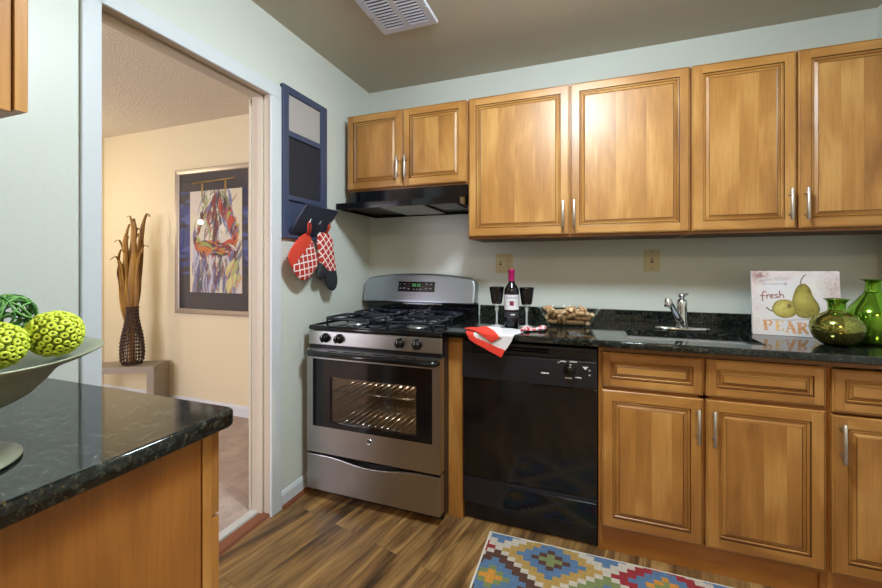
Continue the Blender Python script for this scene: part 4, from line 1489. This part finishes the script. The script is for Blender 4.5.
# ------------------------------------------------------------------ wine bottle, goblets, napkins
WBX, WBY = 1.1005, -.478
t = thing('wine_bottle', (WBX, WBY, .9145), 'dark red-wine bottle with pink capsule and white label, between two goblets', 'bottle')
m_ = MB()
m_.lathe([(0, .004), (.028, .0), (.034, .002), (.0365, .008), (.0365, .178), (.035, .192), (.028, .207), (.018, .220), (.0145, .232), (.0140, .282), (.0152, .283), (.0152, .289), (0, .290)], (WBX, WBY, .9145), 40)
m_.build('glass', mat('dark_bottle_glass', rgb(14, 12, 16), .06, spec=.6), t)
m_ = MB(); m_.lathe([(.0148, .232), (.0158, .236), (.0152, .280), (.0162, .281), (.0162, .2895), (.0150, .2915), (0, .2920)], (WBX, WBY, .9145), 32)
m_.build('capsule', mat('magenta_foil', rgb(176, 30, 104), .3, metal=.3), t)


def wrap_label(mb, r, a0, a1, z0, z1, mi=0, n=16):
    rows = []
    for z in (z0, z1):
        rows.append([mb.bm.verts.new((WBX + r * math.cos(a0 + (a1 - a0) * k / n), WBY + r * math.sin(a0 + (a1 - a0) * k / n), .9145 + z)) for k in range(n + 1)])
    for k in range(n):
        f = mb.bm.faces.new([rows[0][k], rows[0][k + 1], rows[1][k + 1], rows[1][k]]); f.smooth = True; f.material_index = mi


va = math.atan2(-2.4177 - WBY, 1.4571 - WBX)
m_ = MB(); wrap_label(m_, .0368, va - 1.25, va + 1.25, .092, .166); lb = m_.build('label', mat('white_label', rgb(206, 206, 212), .6), t)
m_ = MB(); wrap_label(m_, .0370, va - .26, va + .30, .113, .135, n=6); m_.build('label_emblem', mat('dark_red_ink', rgb(112, 16, 44), .6), lb)
m_ = MB()
for k in range(9):
    wrap_label(m_, .0370, va - .75 + k * .17, va - .64 + k * .17, .148, .153, n=2)
m_.build('label_lettering', mat('grey_ink', rgb(120, 120, 130), .6), lb)
m_ = MB(); wrap_label(m_, .0368, va - 1.25, va + 1.25, .054, .082); lb = m_.build('lower_label', mat('dark_label', rgb(44, 42, 48), .6), t)
m_ = MB()
for k in range(4):
    wrap_label(m_, .0370, va - .12 + k * .15, va + k * .15, .066, .072, n=2)
m_.build('label_lettering', 'white_mark', lb)

M['goblet_black'] = mat('smoky_black_glass', rgb(16, 15, 20), .08, spec=.7)


def goblet(label, x, y, z=.9145):
    t = thing('wine_goblet', (x, y, z), label, 'goblet')
    m_ = MB()
    fl = lambda a, r, z: 1 + .035 * math.cos(12 * a) * (1 if .125 < z < .19 else 0)
    m_.lathe([(0, .1135), (.022, .114), (.0255, .117), (.0272, .128), (.0318, .160), (.0382, .196), (.0388, .1985), (.0370, .1985), (.0300, .160), (.0255, .130), (.022, .121), (0, .120)], (x, y, z), 72, wob=fl)
    m_.build('bowl', 'goblet_black', t)
    m_ = MB(); m_.lathe([(0, .1132), (.0225, .1132), (.0240, .1115), (.0225, .1085), (.010, .103), (.0085, .098), (.0105, .090), (.0085, .082), (.0052, .074), (.0045, .03), (.006, .010), (0, .008)], (x, y, z), 28)
    m_.build('stem', 'goblet_clear', t)
    m_ = MB(); m_.lathe([(0, .0005), (.030, .0005), (.0325, .002), (.031, .0035), (.012, .007), (.006, .010), (0, .010)], (x, y, z), 36)
    m_.build('foot', 'goblet_clear', t)
    return t


goblet('black-bowled clear-stemmed goblet left of the wine bottle, standing by the red napkin', 1.0255, -.478, .9180)
goblet('black-bowled clear-stemmed goblet right of the wine bottle', 1.1675, -.428)

M['napkin_red'] = mat('red_linen', rgb(214, 58, 44), .9)
M['napkin_white'] = mat('white_linen', rgb(214, 210, 216), .9)
EDGE = -.6865


def drape(x, s, h):
    """Counter-edge wrap: s is the distance in front of the counter's front edge (negative on top)."""
    r = .008 + h
    if s < -.0:
        return (x, EDGE + .003 - s, .9155 + h)
    q = r * math.pi / 2
    if s < q:
        a = s / r
        return (x, EDGE + .003 - r * math.sin(a), .9155 - .008 + r * math.cos(a))
    return (x, EDGE + .003 - r, .9155 - .008 - (s - q))


def cloth(name, poly, h0, colour, parent, mats, ripple=.002, nsub=5):
    """poly in (x, s); triangulated, subdivided, then wrapped over the counter edge and thickened."""
    bm_ = bmesh.new()
    vs = [bm_.verts.new((p[0], p[1], 0)) for p in poly]
    f = bm_.faces.new(vs)
    bmesh.ops.triangulate(bm_, faces=[f])
    for _ in range(nsub):
        bmesh.ops.subdivide_edges(bm_, edges=[e for e in bm_.edges if e.calc_length() > .007], cuts=1, use_grid_fill=False)
        bmesh.ops.triangulate(bm_, faces=bm_.faces[:])
    m_ = MB(); m_.bm.free(); m_.bm = bm_
    m_.uv = bm_.loops.layers.uv.new('UVMap')
    for f in bm_.faces:
        c = f.calc_center_median()
        f.material_index = colour(c.x, c.y); f.smooth = True
    for v in bm_.verts:
        x, s = v.co.x, v.co.y
        hh = h0(x, s) + ripple * (1 + math.sin(x * 70 + s * 40) * math.cos(s * 60 - x * 25))
        v.co = Vector(drape(x, s, hh))
    o_ = m_.build(name, mats, parent)
    so = o_.modifiers.new('thickness', 'SOLIDIFY'); so.thickness = .0014; so.offset = 1
    return o_




t = thing('napkin', (1.06, -.66, .915), 'white cloth napkin with wide red border, draped over the counter edge above the dishwasher', 'napkin')
low = [(.915, -.055), (1.005, -.172), (1.060, -.163), (1.165, -.155), (1.180, -.090), (1.155, .0), (1.140, .035), (1.109, .084), (1.094, .112), (1.020, .078), (.945, .042), (.928, .010)]
cloth('lower_fold', low, lambda x, s: .0006, lambda x, s: 0 if (s > .036 + (x - 1.0) * .38 or x < .965) else 1, t, ['napkin_red', 'napkin_white'], .0012)
up = [(.894, -.070), (.945, -.125), (1.005, -.150), (1.066, -.130), (1.092, -.040), (1.098, .028), (1.088, .034), (1.052, .054), (1.040, .050), (.985, .014), (.935, -.020)]
cloth('upper_fold', up, lambda x, s: .004 + .016 * math.exp(-((x - 1.02) ** 2 + (s + .055) ** 2) / .0045), lambda x, s: 0 if s > -.125 + (x - .95) * 1.12 else 1, t, ['napkin_red', 'napkin_white'], .002)
M['check_cloth'] = lattice_mat('red_white_check_cloth', rgb(196, 52, 60), rgb(222, 206, 210), .026, .34)
m_ = MB()
tb = bmesh.new()
pts_a = []
for i in range(15):
    u = i / 14
    row = []
    for k in range(20):
        a = 2 * math.pi * k / 20
        w = (.040 + .012 * math.sin(u * 6 + 1)) * (1 - .15 * u); h_ = .008 + .003 * math.sin(u * 9)
        x = 1.165 + .105 * u; y = -.560 + .055 * u
        row.append(tb.verts.new((x + .004 * math.sin(a * 3 + u * 8), y + w * math.cos(a), .9150 + h_ + h_ * math.sin(a) * (1 + .18 * math.sin(3 * a + 5 * u)) * .92)))
    pts_a.append(row)
for A, B in zip(pts_a, pts_a[1:]):
    for k in range(20):
        tb.faces.new([A[k], A[(k + 1) % 20], B[(k + 1) % 20], B[k]])
tb.faces.new(pts_a[0]); tb.faces.new(pts_a[-1][::-1])
bmesh.ops.recalc_face_normals(tb, faces=tb.faces[:])
m_.merge(tb, 0, 'x', True)
lo_ = min(v.co.z for v in m_.bm.verts)
for v in m_.bm.verts:
    v.co.z += .9146 - lo_
tag(m_.build('folded_cloth', 'check_cloth', org=(1.22, -.53, .9146)), 'small folded red and white checked cloth at the foot of the right goblet', 'cloth')

# ------------------------------------------------------------------ glass dish of corks
DX, DYc = 1.365, -.290
t = thing('glass_dish', (DX, DYc, .9142), 'clear glass oblong dish full of wine corks, in front of the backsplash', 'dish')


def dring(hx, hy, z, r):
    return [(DX + p[0], DYc + p[1], .9142 + z) for p in rrect(-hx, hx, -hy, hy, r, 6)]


m_ = MB()
rings = [dring(.085, .030, 0, .02), dring(.103, .046, .001, .03), dring(.107, .049, .006, .03), dring(.150, .0745, .089, .04), dring(.156, .080, .0915, .042), dring(.155, .079, .0935, .042), dring(.1475, .072, .0915, .04), dring(.1035, .0455, .0075, .03), dring(.09, .035, .006, .02)]
rv = [[m_.bm.verts.new(p) for p in r_] for r_ in rings]
for A, B in zip(rv, rv[1:]):
    for k in range(len(A)):
        f = m_.bm.faces.new([A[k], A[(k + 1) % len(A)], B[(k + 1) % len(A)], B[k]]); f.smooth = True
m_.bm.faces.new(rv[0][::-1]); m_.bm.faces.new(rv[-1])
m_.build('dish', 'dish_glass', t, recalc=True)
M['cork'] = mat('cork', rgb(172, 132, 90), .85)
nz = noise(M['cork'], mapped(M['cork'], 'Object', (1, 1, 1)), 190, 4, .65)
oi = N(M['cork'], 'ShaderNodeObjectInfo')
tone = ramp(M['cork'], oi.outputs['Random'], [(0, (.72, .66, .62, 1)), (.5, (1, 1, 1, 1)), (1, (1.15, 1.12, 1.05, 1))])
L(M['cork'], mixc(M['cork'], 1.0, ramp(M['cork'], nz.outputs['Fac'], [(.32, rgb(120, 80, 52)), (.48, rgb(190, 146, 108)), (.7, rgb(222, 184, 146))]).outputs['Color'], tone.outputs['Color'], 'MULTIPLY'), BS(M['cork']).inputs['Base Color'])
M['cork_end'] = mat('pale_cork_end', rgb(224, 192, 152), .85)
CORKS = [(0.0016, 0.0003, 0.0197, 1.57, 1.73, 0.88), (-0.0034, 0.0334, 0.0197, -1.57, 0.49, -1.57), (0.0313, 0.0203, 0.0197, 1.57, 0.47, 2.35), (0.0644, 0.0207, 0.0197, 1.57, 2.36, -0.14), (-0.0223, -0.0370, 0.0315, 0.30, 0.04, -0.15), (0.0116, -0.0330, 0.0197, 1.57, 1.41, -1.57), (0.0556, -0.0334, 0.0197, -1.57, -0.48, -1.57), (0.0883, -0.0203, 0.0197, 1.57, 1.10, 0.27), (0.0974, 0.0369, 0.0313, 0.42, 0.39, 1.37), (0.0858, -0.0405, 0.0426, 1.65, 1.08, -1.51), (-0.0708, 0.0334, 0.0197, 1.57, -0.77, -1.57), (0.1187, 0.0482, 0.0681, 0.12, -0.56, -2.87), (-0.0792, -0.0334, 0.0197, -1.57, 0.47, 1.57), (0.0354, -0.0017, 0.0340, -0.60, -0.82, -0.96), (0.0376, 0.0400, 0.0410, -1.83, 0.45, 1.53), (-0.0448, -0.0101, 0.0232, 1.14, -1.05, 1.84), (0.0679, -0.0151, 0.0376, -1.16, 0.50, -1.49), (-0.0026, -0.0168, 0.0373, -1.28, -0.14, -1.84), (-0.0371, 0.0245, 0.0258, -1.25, 0.40, -3.01), (0.0404, -0.0319, 0.0443, -1.43, 0.37, 1.06), (0.0126, -0.0431, 0.0512, 2.11, -0.39, -1.96), (-0.0994, 0.0131, 0.0314, 2.67, 0.24, 1.62), (0.0132, 0.0075, 0.0464, -0.16, 2.23, 1.96), (-0.1041, -0.0237, 0.0402, -1.45, 3.12, -0.06), (0.0668, 0.0133, 0.0456, -0.38, 2.20, -0.93), (0.0437, 0.0002, 0.0633, 0.80, 0.20, -2.98), (-0.0613, 0.0049, 0.0393, 0.67, -0.89, 1.56), (0.1086, -0.0175, 0.0486, -0.25, 0.75, -1.37), (-0.0861, -0.0485, 0.0689, 2.79, 0.51, -1.11), (-0.0688, -0.0437, 0.0532, -0.42, -2.69, 0.34), (0.1040, 0.0157, 0.0401, -0.51, 0.22, -0.69), (0.1237, -0.0509, 0.0768, -0.48, -2.85, 0.55), (-0.0488, 0.0224, 0.0488, 1.21, -0.13, 0.89), (-0.0456, -0.0370, 0.0315, 0.21, -0.22, 0.76), (-0.1118, 0.0517, 0.0793, 1.24, -0.81, 1.89), (0.0574, -0.0472, 0.0645, -1.57, -0.49, -1.57), (-0.0021, 0.0435, 0.0525, 0.15, -2.86, 1.41), (0.0316, 0.0466, 0.0625, -0.59, -1.28, -2.46), (-0.0410, -0.0211, 0.0581, -0.25, 2.82, -0.28), (-0.0797, -0.0100, 0.0300, 0.00, 0.00, 2.32), (-0.0132, -0.0370, 0.0660, -2.17, -0.90, -0.03), (-0.0908, 0.0075, 0.0603, 2.50, -0.68, 1.44), (0.0677, -0.0267, 0.0762, 0.64, -0.68, 1.93), (-0.1197, 0.0230, 0.0692, 2.67, 0.24, 1.62), (-0.0480, 0.0469, 0.0638, -1.71, -0.45, 1.67), (-0.0215, 0.0281, 0.0429, -1.56, 0.02, 0.34), (0.1349, 0.0380, 0.0973, -0.20, -2.14, 1.46), (-0.0807, 0.0436, 0.0531, 0.29, -0.24, -1.79), (-0.0670, -0.0115, 0.0637, 1.31, 0.23, 3.06), (0.0156, -0.0294, 0.0733, -0.96, -0.34, 2.84), (-0.0893, -0.0199, 0.0704, 0.35, -2.73, -0.59), (0.0682, 0.0020, 0.0682, 2.53, -0.40, -0.18), (0.0818, 0.0309, 0.0505, -2.71, 0.80, -0.44), (0.0640, 0.0502, 0.0742, 0.50, 3.08, 0.86), (-0.1184, -0.0241, 0.0670, -2.21, 1.99, -0.46), (0.0203, 0.0270, 0.0743, -0.76, -0.10, -0.28), (-0.0123, -0.0002, 0.0608, -0.66, 1.08, -0.12), (0.1201, 0.0063, 0.0700, 0.87, -2.52, 0.12), (0.0089, -0.0053, 0.0840, 1.58, 0.52, 2.16), (-0.0138, 0.0260, 0.0746, -0.55, -0.84, -2.18), (0.0914, -0.0347, 0.0658, -1.48, 2.95, 0.08)]

m_ = MB()
m_.lathe([(.0098, -.0218), (.0112, -.0206), (.0114, .0), (.0112, .0206), (.0098, .0218)], (0, 0, 0), 18)
m_.lathe([(0, -.0219), (.0098, -.0218)], (0, 0, 0), 18, 1, smooth=False); m_.lathe([(.0098, .0218), (0, .0219)], (0, 0, 0), 18, 1, smooth=False)
cork0 = m_.build('wine_cork', ['cork', 'cork_end'], org=(0, 0, 0))
tag(cork0, 'tan wine cork lying in the pile in the clear glass dish', 'cork', 'wine corks in the glass dish')
for i, (x, y, z, a, b_, c_) in enumerate([c for c in CORKS if abs(c[0]) < .118 and abs(c[1]) < .052]):
    o_ = cork0 if i == 0 else cork0.copy()
    if i:
        COL.objects.link(o_)
    o_.location = (DX + x, DYc + y, .9142 + z)
    o_.rotation_euler = (a, b_, c_)

# ------------------------------------------------------------------ pear picture
SW, SH = .305, .286
s0 = Vector((2.163, -.2915, .9150)); s1 = Vector((2.466, -.3220, .9150))
ux = (s1 - s0).normalized()
lean = R(6)
nb = Vector((ux.y * -1, ux.x, 0))          # pointing to the back wall
uz = (Vector((0, 0, 1)) * math.cos(lean) + nb * math.sin(lean)).normalized()
nf = ux.cross(uz).normalized()             # front normal
t = thing('pear_picture', tuple(s0.lerp(s1, .5)), 'square canvas picture of two pears lettered fresh PEARS, leaning behind the squat green vase', 'picture')
Ms = Matrix((ux, -nf, uz)).transposed().to_4x4(); Ms.translation = s0
m_ = MB(); m_.box(0, SW, .0004, .018, .002, SH, .002, 2, M4=Ms)
cvs = m_.build('canvas', mat('canvas_edge', rgb(212, 208, 208), .8), t)
pc = Canvas(SW, SH, 830, rgb(212, 208, 214))
pc.blend(pc.noise(.08, .08, 21) - .25, np.array(rgb(222, 216, 206)), .8)
# rosy, worn margins
edge = np.clip(1 - np.minimum(np.minimum(pc.X, SW - pc.X), SH - pc.Y) / .075, 0, 1)
pc.blend(edge * (pc.noise(.03, .03, 22) * .8 + pc.noise(.008, .008, 23) * .5), np.array(rgb(196, 158, 152)), .55)
pc.blend(np.clip(1 - np.hypot(pc.X - .03, (pc.Y - SH + .02)) / .05, 0, 1) * pc.noise(.012, .012, 25) * 1.5, np.array(rgb(130, 66, 50)), .8)
pc.blend(np.clip(1 - np.hypot(pc.X - .28, (pc.Y - .215)) / .07, 0, 1) * pc.noise(.006, .006, 27), np.array(rgb(150, 96, 96)), .6)


def pxy(cx, cy):        # crop coordinates of the study (653 x 588 view of the sign) to canvas metres
    return ((cx - 15) / 565 * SW, (490 - cy + (cx - 15) * .058) / 425 * SH)


def body(outline, base, light, dark, seed):
    P = [np.array(pxy(*q)) for q in outline]
    for _ in range(3):
        P = [q for a, b in zip(P, P[1:] + P[:1]) for q in (a * .75 + b * .25, a * .25 + b * .75)]
    inside = np.zeros_like(pc.X, bool)
    for (x0, y0), (x1, y1) in zip(P, P[1:] + P[:1]):
        cond = ((y0 > pc.Y) != (y1 > pc.Y)) & (pc.X < (x1 - x0) * (pc.Y - y0) / ((y1 - y0) + 1e-12) + x0)
        inside ^= cond
    k = inside.astype(float)
    c0 = np.mean(P, 0)
    n_ = pc.noise(.012, .012, seed) * .6 + pc.noise(.004, .004, seed + 1) * .5
    pc.blend(k, np.array(base))
    pc.blend(k * np.clip(1 - np.hypot(pc.X - c0[0] + .010, pc.Y - c0[1] - .008) / .042, 0, 1) * (n_ + .3), np.array(light), .85)
    d = np.min([np.hypot(pc.X - x, pc.Y - y) for x, y in P[::3]], 0)
    pc.blend(k * np.clip(1 - d / .014, 0, 1) * (n_ + .3), np.array(dark), .8)
    pc.blend(k * (n_ > .72), np.array(dark), .35)


body([(345, 165), (375, 170), (400, 200), (412, 250), (440, 290), (457, 330), (445, 365), (415, 388), (370, 392), (320, 385), (290, 350), (275, 300), (285, 255), (300, 210), (318, 180)], rgb(150, 138, 62), rgb(190, 178, 96), rgb(92, 74, 34), 31)
body([(145, 325), (160, 290), (195, 266), (235, 264), (275, 275), (300, 300), (312, 340), (300, 370), (260, 388), (215, 388), (175, 370), (152, 345)], rgb(172, 158, 74), rgb(212, 200, 120), rgb(104, 82, 40), 41)
e0 = pxy(262, 308)
pc.blend(np.clip(1 - np.hypot((pc.X - e0[0]) / .010, (pc.Y - e0[1]) / .014), 0, 1) * 1.6, np.array(rgb(92, 62, 30)), .85)
pc.line([pxy(338, 165), pxy(345, 140), pxy(358, 120), pxy(374, 110)], .0018, np.array(rgb(70, 50, 36)))
pc.line([pxy(148, 340), pxy(130, 330), pxy(112, 315)], .0022, np.array(rgb(70, 48, 34)))
pc.line([pxy(150, 395), pxy(250, 402), pxy(380, 398), pxy(440, 384)], .0022, np.array(rgb(120, 96, 66)), .5, .004)
# faint top line of small lettering (only its rough letter shapes can be made out) and its arrow
gy = np.array(rgb(150, 150, 152))
let = {'E': [((1, 1), (0, 1), (0, 0), (1, 0)), ((0, .5), (.8, .5))], 'a': [((0, .55), (.8, .55), (.8, 0), (0, 0), (0, .3), (.8, .3))], 'r': [((0, 0), (0, .6)), ((0, .45), (.4, .6), (.8, .55))],
       'm': [((0, 0), (0, .6), (.5, .6), (.5, 0)), ((.5, .6), (1, .6), (1, 0))], 'N': [((0, 0), (0, 1), (1, 0), (1, 1))], 'Y': [((0, 1), (.5, .5), (1, 1)), ((.5, .5), (.5, 0))],
       'S': [((1, .9), (.5, 1), (0, .8), (.2, .55), (.8, .45), (1, .2), (.5, 0), (0, .1))], 'O': [((.5, 0), (0, .3), (0, .7), (.5, 1), (1, .7), (1, .3), (.5, 0))]}
for ch, x0, x1 in (('E', 78, 94), ('m', 102, 124), ('m', 130, 154), ('N', 172, 190), ('Y', 195, 212), ('S', 217, 232), ('O', 238, 258)):
    for st in let[ch]:
        pc.line([(lambda q: q)(pxy(x0 + (x1 - x0) * u, 140 - 22 * v)) for u, v in st], .0010, gy, .85, .0012)
pc.line([pxy(84, 158), pxy(250, 164)], .0012, np.array(rgb(110, 112, 120)), .9)
pc.line([pxy(236, 154), pxy(252, 164), pxy(236, 174)], .0012, np.array(rgb(110, 112, 120)), .9)
# "fresh"
rd = np.array(rgb(132, 70, 64))
for st in (((112, 212), (96, 208), (88, 222), (88, 272)), ((74, 236), (104, 236)), ((116, 232), (118, 254)), ((118, 240), (128, 230), (136, 233)), ((140, 243), (160, 239), (156, 230), (144, 232), (140, 246), (150, 254), (162, 250)),
           ((190, 230), (174, 232), (176, 241), (190, 245), (190, 253), (172, 254)), ((202, 208), (203, 254)), ((203, 240), (214, 231), (224, 236), (228, 254))):
    pc.line([pxy(*q) for q in st], .0021, rd, .95, .0012)
# "PEARS" in worn orange capitals
og, og2 = np.array(rgb(206, 140, 72)), np.array(rgb(222, 180, 104))


def caps(strokes, col):
    for a, b, r in strokes:
        pc.seg(pxy(*a), pxy(*b), r, r, col, .92, .0015)


T_, t_ = .0062, .0022
caps([((100, 404), (104, 458), T_), ((88, 402), (132, 402), t_), ((132, 402), (142, 416), .004), ((142, 416), (128, 432), .004), ((128, 432), (104, 432), t_), ((90, 462), (118, 462), t_)], og)
caps([((180, 410), (182, 462), T_), ((168, 406), (216, 408), t_), ((184, 436), (206, 436), t_), ((172, 466), (218, 466), t_), ((216, 408), (216, 416), t_), ((218, 466), (219, 456), t_)], og2)
caps([((262, 418), (240, 476), t_), ((262, 416), (290, 480), T_), ((248, 456), (276, 458), t_), ((230, 478), (250, 478), t_), ((280, 484), (300, 484), t_)], og)
caps([((322, 424), (322, 482), T_), ((308, 420), (352, 424), t_), ((352, 424), (362, 438), .004), ((362, 438), (346, 452), .004), ((346, 452), (324, 452), t_), ((340, 452), (368, 486), T_), ((310, 486), (334, 486), t_)], og)
caps([((440, 432), (412, 430), t_), ((412, 430), (400, 442), .004), ((400, 442), (420, 458), T_), ((420, 458), (438, 470), T_), ((438, 470), (424, 488), .004), ((424, 488), (398, 486), t_)], og2)
pc.blend((pc.noise(.004, .004, 51) > .72) * (pc.Y < .085), np.array(rgb(216, 208, 208)), .55)
grid_mesh('painting', pc.a, tuple(s0 + nf * .0003), tuple(ux * SW), tuple(uz * SH), attr_mat('painted_canvas', .7), cvs)

# ------------------------------------------------------------------ green mercury-glass vases
m = M['green_mercury'] = mat('green_mercury_glass', rgb(122, 136, 40), .10, metal=.92)
hz = N(m, 'ShaderNodeTexCoord'); sp = N(m, 'ShaderNodeSeparateXYZ'); L(m, hz.outputs['Object'], sp.inputs[0])
spk = noise(m, mapped(m, 'Object', (1, 1, 1)), 140, 4, .7)
L(m, ramp(m, spk.outputs['Fac'], [(.34, rgb(96, 104, 40)), (.6, rgb(166, 164, 90))]).outputs['Color'], BS(m).inputs['Base Color'])
M['green_glass'] = mat('bright_green_glass', rgb(112, 160, 50), .08, metal=.88)


def green_vase(label, x, y, prof_body, prof_neck):
    t = thing('green_vase', (x, y, .9145), label, 'vase')
    tall = prof_neck[-1][1] > .2
    m_ = MB(); m_.lathe(prof_body, (x, y, .9145), 64); m_.build('body', 'green_glass' if tall else 'green_mercury', t)
    m_ = MB(); m_.lathe(prof_neck, (x, y, .9145), 48); m_.build('neck', 'green_glass', t)
    return t


green_vase('squat round green mercury-glass vase in front of the pear picture', 2.372, -.480,
           [(0, .001), (.034, .0005), (.046, .004), (.066, .022), (.078, .046), (.082, .066), (.079, .086), (.066, .106), (.050, .119), (.036, .126), (.0285, .131), (.0265, .137), (.0, .137)],
           [(.0262, .134), (.0255, .142), (.0265, .158), (.0285, .168), (.034, .175), (.0395, .178), (.0385, .1805), (.030, .179), (.022, .170), (.021, .140), (0, .139)])
m = M['green_glass2'] = M['green_glass']
green_vase('tall green glass bottle vase with conical shoulders, in the right corner behind the squat vase', 2.538, -.372,
           [(0, .001), (.070, .0005), (.078, .004), (.0815, .012), (.0825, .10), (.0805, .118), (.072, .138), (.050, .168), (.030, .195), (.026, .205), (0, .205)],
           [(.0262, .203), (.0235, .215), (.023, .240), (.026, .247), (.037, .2505), (.039, .2525), (.037, .2545), (.026, .252), (.019, .244), (.018, .21), (0, .208)])

# ------------------------------------------------------------------ kilim rug
RX0, RX1, RY0, RY1 = 1.036, 2.50, -1.42, -.668
cream, gold, blue, brown, green, red, orange, navy = (np.array(rgb(*c_)[:3]) for c_ in ((196, 186, 174), (176, 142, 78), (86, 116, 152), (86, 56, 46), (122, 132, 84), (148, 42, 50), (200, 138, 52), (66, 84, 120)))
sx_, sy_ = .43 / 14, .32 / 14
sub = 4
nx_ = int((RX1 - RX0) / sx_ * sub); ny_ = int((RY1 - RY0) / sy_ * sub)
xs = RX0 + (np.arange(nx_) + .5) * (RX1 - RX0) / nx_
ys = RY0 + (np.arange(ny_) + .5) * (RY1 - RY0) / ny_
XX, YY = np.meshgrid(xs, ys)
CX0, CY0 = 1.311, -.762
img = np.zeros((ny_, nx_, 3)); bestd = np.full((ny_, nx_), 9.)
sets = {0: [(.17, green), (.40, brown), (.68, blue), (.90, gold)], 1: [(.15, green), (.34, orange), (.60, blue), (.90, red)], 2: [(.22, orange), (.42, green), (.66, blue), (.88, brown)], 3: [(.15, gold), (.40, red), (.62, blue), (.90, green)]}
img[:] = cream
ix = np.floor((XX - CX0) / sx_ + .5); iy = np.floor((YY - CY0) / sy_ + .5)
for row in range(-5, 3):
    for col in range(-4, 5):
        ox = col * 14 + (7 if row % 2 else 0); oy = row * 7
        d = np.abs(ix - ox) / 7.0 + np.abs(iy - oy) / 7.0
        kind = (col % 2) if row % 2 == 0 else 2 + ((col + 1) % 2)
        if row == 1:
            kind = 1 if (col % 2) else 0
            stops = [(.30, red), (.74, blue)]
        else:
            stops = sets[kind]
        prevd = 0
        for lim, c_ in stops:
            msk = (d >= prevd) & (d < lim) & (d < 1)
            img[msk] = c_
            prevd = lim
wv_ = (np.random.default_rng(3).random((ny_, nx_, 1)) - .5) * .22
img = img * (1 + wv_) * .86
bd = (XX < RX0 + .010) | (YY > RY1 - .008) | (XX > RX1 - .010) | (YY < RY0 + .008)
img[bd] = np.array(rgb(206, 200, 188)[:3])
t = thing('kilim_rug', ((RX0 + RX1) / 2, (RY0 + RY1) / 2, 0), 'flat-woven rug with stepped multicoloured diamonds on the plank floor by the sink cabinet', 'rug')
m_ = MB(); m_.box(RX0, RX1, RY0, RY1, .0005, .0065, .002, 2); m_.build('backing', mat('cream_rug_edge', rgb(200, 192, 178), .95), t)
me = bpy.data.meshes.new('pile')
qx = np.linspace(RX0, RX1, nx_ + 1); qy = np.linspace(RY0, RY1, ny_ + 1)
og_ = ORG[t.name]
GX, GY = np.meshgrid(qx - og_[0], qy - og_[1])
co = np.stack([GX, GY, np.full_like(GX, .0068)], -1).reshape(-1, 3)
idx = np.arange((nx_ + 1) * (ny_ + 1)).reshape(ny_ + 1, nx_ + 1)
fc = np.stack([idx[:-1, :-1], idx[:-1, 1:], idx[1:, 1:], idx[1:, :-1]], -1).reshape(-1, 4)
me.from_pydata(co.tolist(), [], fc.tolist())
ca_ = me.color_attributes.new('paint', 'FLOAT_COLOR', 'CORNER')
rg4 = np.ones((nx_ * ny_, 4, 4), np.float32); rg4[:, :, :3] = img.reshape(-1, 1, 3)
ca_.data.foreach_set('color', rg4.ravel())
mm = attr_mat('woven_wool', .95)
bump(mm, noise(mm, mapped(mm, 'Object', (1, 1, 1)), 260, 3).outputs['Fac'], .5, .004)
me.materials.append(mm)
o_ = bpy.data.objects.new('woven_pattern', me); COL.objects.link(o_); o_.parent = t
